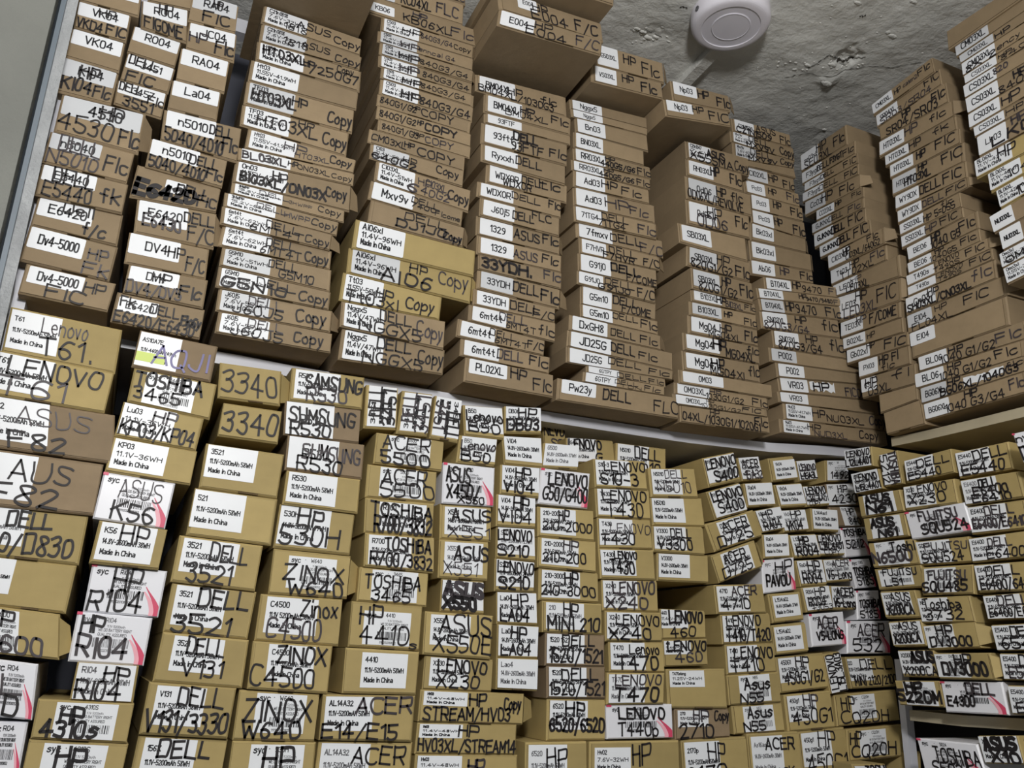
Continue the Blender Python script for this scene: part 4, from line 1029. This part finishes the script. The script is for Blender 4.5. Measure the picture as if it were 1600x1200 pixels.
# right hand shelving
ru = bpy.data.objects.new('right_shelving', None); S.collection.objects.link(ru)
tag(ru, 'cream-edged wall shelving along the right wall, two boards meeting the back shelving at the corner', 'shelf')
XE = on_z(1450, 671, .3205).x
pr = []
for x, y in ((1392, 683), (1450, 671), (1520, 654), (1600, 634)):
    p = on_x(x, y, XE); pr.append((p.y, p.z-.001))
pr.append((-1.0, pr[-1][1]))
board('shelf_board', pr, XE, 1.29, .0125, M_CREAM, ru, 'y')
XE2 = .985
pr = []
for x, y in ((1420, 1104), (1500, 1112), (1560, 1115), (1600, 1117)):
    p = on_x(x, y, XE2-.03); pr.append((p.y, p.z-.004))
pr.append((-1.0, pr[-1][1]))
board('shelf_board', pr, XE2-.03, 1.29, .0125, M_CREAM, ru, 'y')
a = on_y(1402, 1030, .0); b = on_y(1410, 1100, .0)
slab('upright', (on_y(1411, 1110, 0).x, -.004, -.5), (on_y(1422, 1110, 0).x, .006, a.z), M_BOARD, ru)
slab('back_panel', (1.27, -1.0, -.5), (1.285, .34, CEIL-.02), M_SHADE, ru)  # added dark sheet, its colour stands for the shade under the boards
# ---------------------------------------------------------------- round ceiling lamp (switched off) and its cable duct
M_LW = mat('white_plastic', lin(236, 233, 242), .35, .015, 20, 0, .5)
M_LD = mat('frosted_diffuser', lin(220, 220, 219), .5, .015, 20, 0, .4)
M_LR = mat('diffuser_ring', lin(226, 224, 234), .45, .015, 20, 0, .5)
M_STEEL = mat('screw_steel', lin(90, 90, 94), .3, .1, 50, 0, .6)
LT = .026
c = on_z(1142, 43, CEIL-LT)
Rr = ((on_z(1203, 60, CEIL-LT)-on_z(1082, 36, CEIL-LT)).length)/2*.93
lampo = bpy.data.objects.new('ceiling_lamp', None); S.collection.objects.link(lampo); lampo.location = (c.x, c.y, CEIL-LT)
tag(lampo, 'round white surface-mounted LED lamp, switched off, on the rough ceiling', 'lamp')
def lathe(name, prof, m, parent, n=64):
    V = []; Fc = []                                       # every profile step gets its own rings: smooth around, crisp across
    for (r0, z0), (r1, z1) in zip(prof[:-1], prof[1:]):
        b = len(V)
        for r, z in ((r0, z0), (r1, z1)):
            for i in range(n): a = i/n*2*math.pi; V.append((r*math.cos(a), r*math.sin(a), z))
        for i in range(n): j = (i+1) % n; Fc.append((b+i, b+j, b+n+j, b+n+i))
    if prof[-1][0] > 0: Fc.append(tuple(len(V)-n+i for i in range(n)))
    o = mesh_obj(name, V, Fc, [m], parent=parent)
    for p in o.data.polygons: p.use_smooth = len(p.vertices) == 4
    return o
rs = Rr
lathe('housing', [(rs*.99, LT+.002), (rs, LT-.003), (rs, .011), (rs*.995, .0085), (rs*.985, .0062), (rs*.968, .0042), (rs*.945, .0026), (rs*.915, .0014), (rs*.88, .0007), (rs*.84, .0003), (rs*.80, .0001), (rs*.74, 0), (rs*.735, .0016)], M_LW, lampo)
lathe('outer_diffuser', [(rs*.735, .0014), (rs*.50, .0014), (rs*.485, .0008), (rs*.47, .0002), (rs*.455, .0008)], M_LR, lampo)
lathe('inner_diffuser', [(rs*.455, .0010), (rs*.2, .0012), (rs*.02, .0012)], M_LD, lampo)
# side screw
sa = math.atan2(on_z(1088, 12, CEIL-.012).y-c.y, on_z(1088, 12, CEIL-.012).x-c.x)
V = []; Fc = []; n = 14; d = Vector((math.cos(sa), math.sin(sa), 0)); t = Vector((-d.y, d.x, 0)); z = Vector((0, 0, 1))
for k, (r, o_) in enumerate(((.0042, -.002), (.0042, .0008), (.003, .0014), (.0012, .0002))):
    for i in range(n): a = i/n*2*math.pi; V.append(d*(rs+o_)+t*r*math.cos(a)+z*(r*math.sin(a)+.013))
for k in range(3):
    for i in range(n): j = (i+1) % n; Fc.append((k*n+i, k*n+j, (k+1)*n+j, (k+1)*n+i))
Fc.append(tuple(3*n+i for i in range(n)))
mesh_obj('screw', V, Fc, [M_STEEL], parent=lampo)
a = on_z(1120, 78, CEIL-.008); b = on_z(1066, 134, CEIL-.008); dirv = (b-a); dirv.z = 0; dirv.normalize(); a0 = a-dirv*.03; b0 = b+dirv*.14; sd = Vector((-dirv.y, dirv.x, 0))*.0105
V = []; Fc = []
for p in (a0, b0):
    for s, zz in ((-1, CEIL+.002), (-1, CEIL-.0105), (-.85, CEIL-.012), (.85, CEIL-.012), (1, CEIL-.0105), (1, CEIL+.002)): q = p+sd*s; V.append((q.x, q.y, zz))
for k in range(5): Fc.append((k, k+1, k+7, k+6))
Fc += [(0, 1, 2, 3, 4, 5), (6, 7, 8, 9, 10, 11)]
duct = mesh_obj('cable_duct', V, Fc, [M_CEIL]); tag(duct, 'grey cable duct running over the ceiling from the round lamp towards the cartons', 'duct')
bm = bmesh.new(); bm.from_mesh(duct.data); bmesh.ops.recalc_face_normals(bm, faces=bm.faces); bm.to_mesh(duct.data); bm.free()
# ---------------------------------------------------------------- all the cartons
for st in STACKS + RIGHT + LOWER + LOWR: stack(*st)
for row, off, lab in SINGLE_UPPER: single(row, 'B', off, lab, 'flat', 'flat cartons laid on top near the ceiling')
for row, pl, off, lab in SINGLE_LOWER: single(row, pl, off, lab, 'thick', 'battery cartons squeezed in beside the lower stacks')
print('cartons', len(CARTONS))
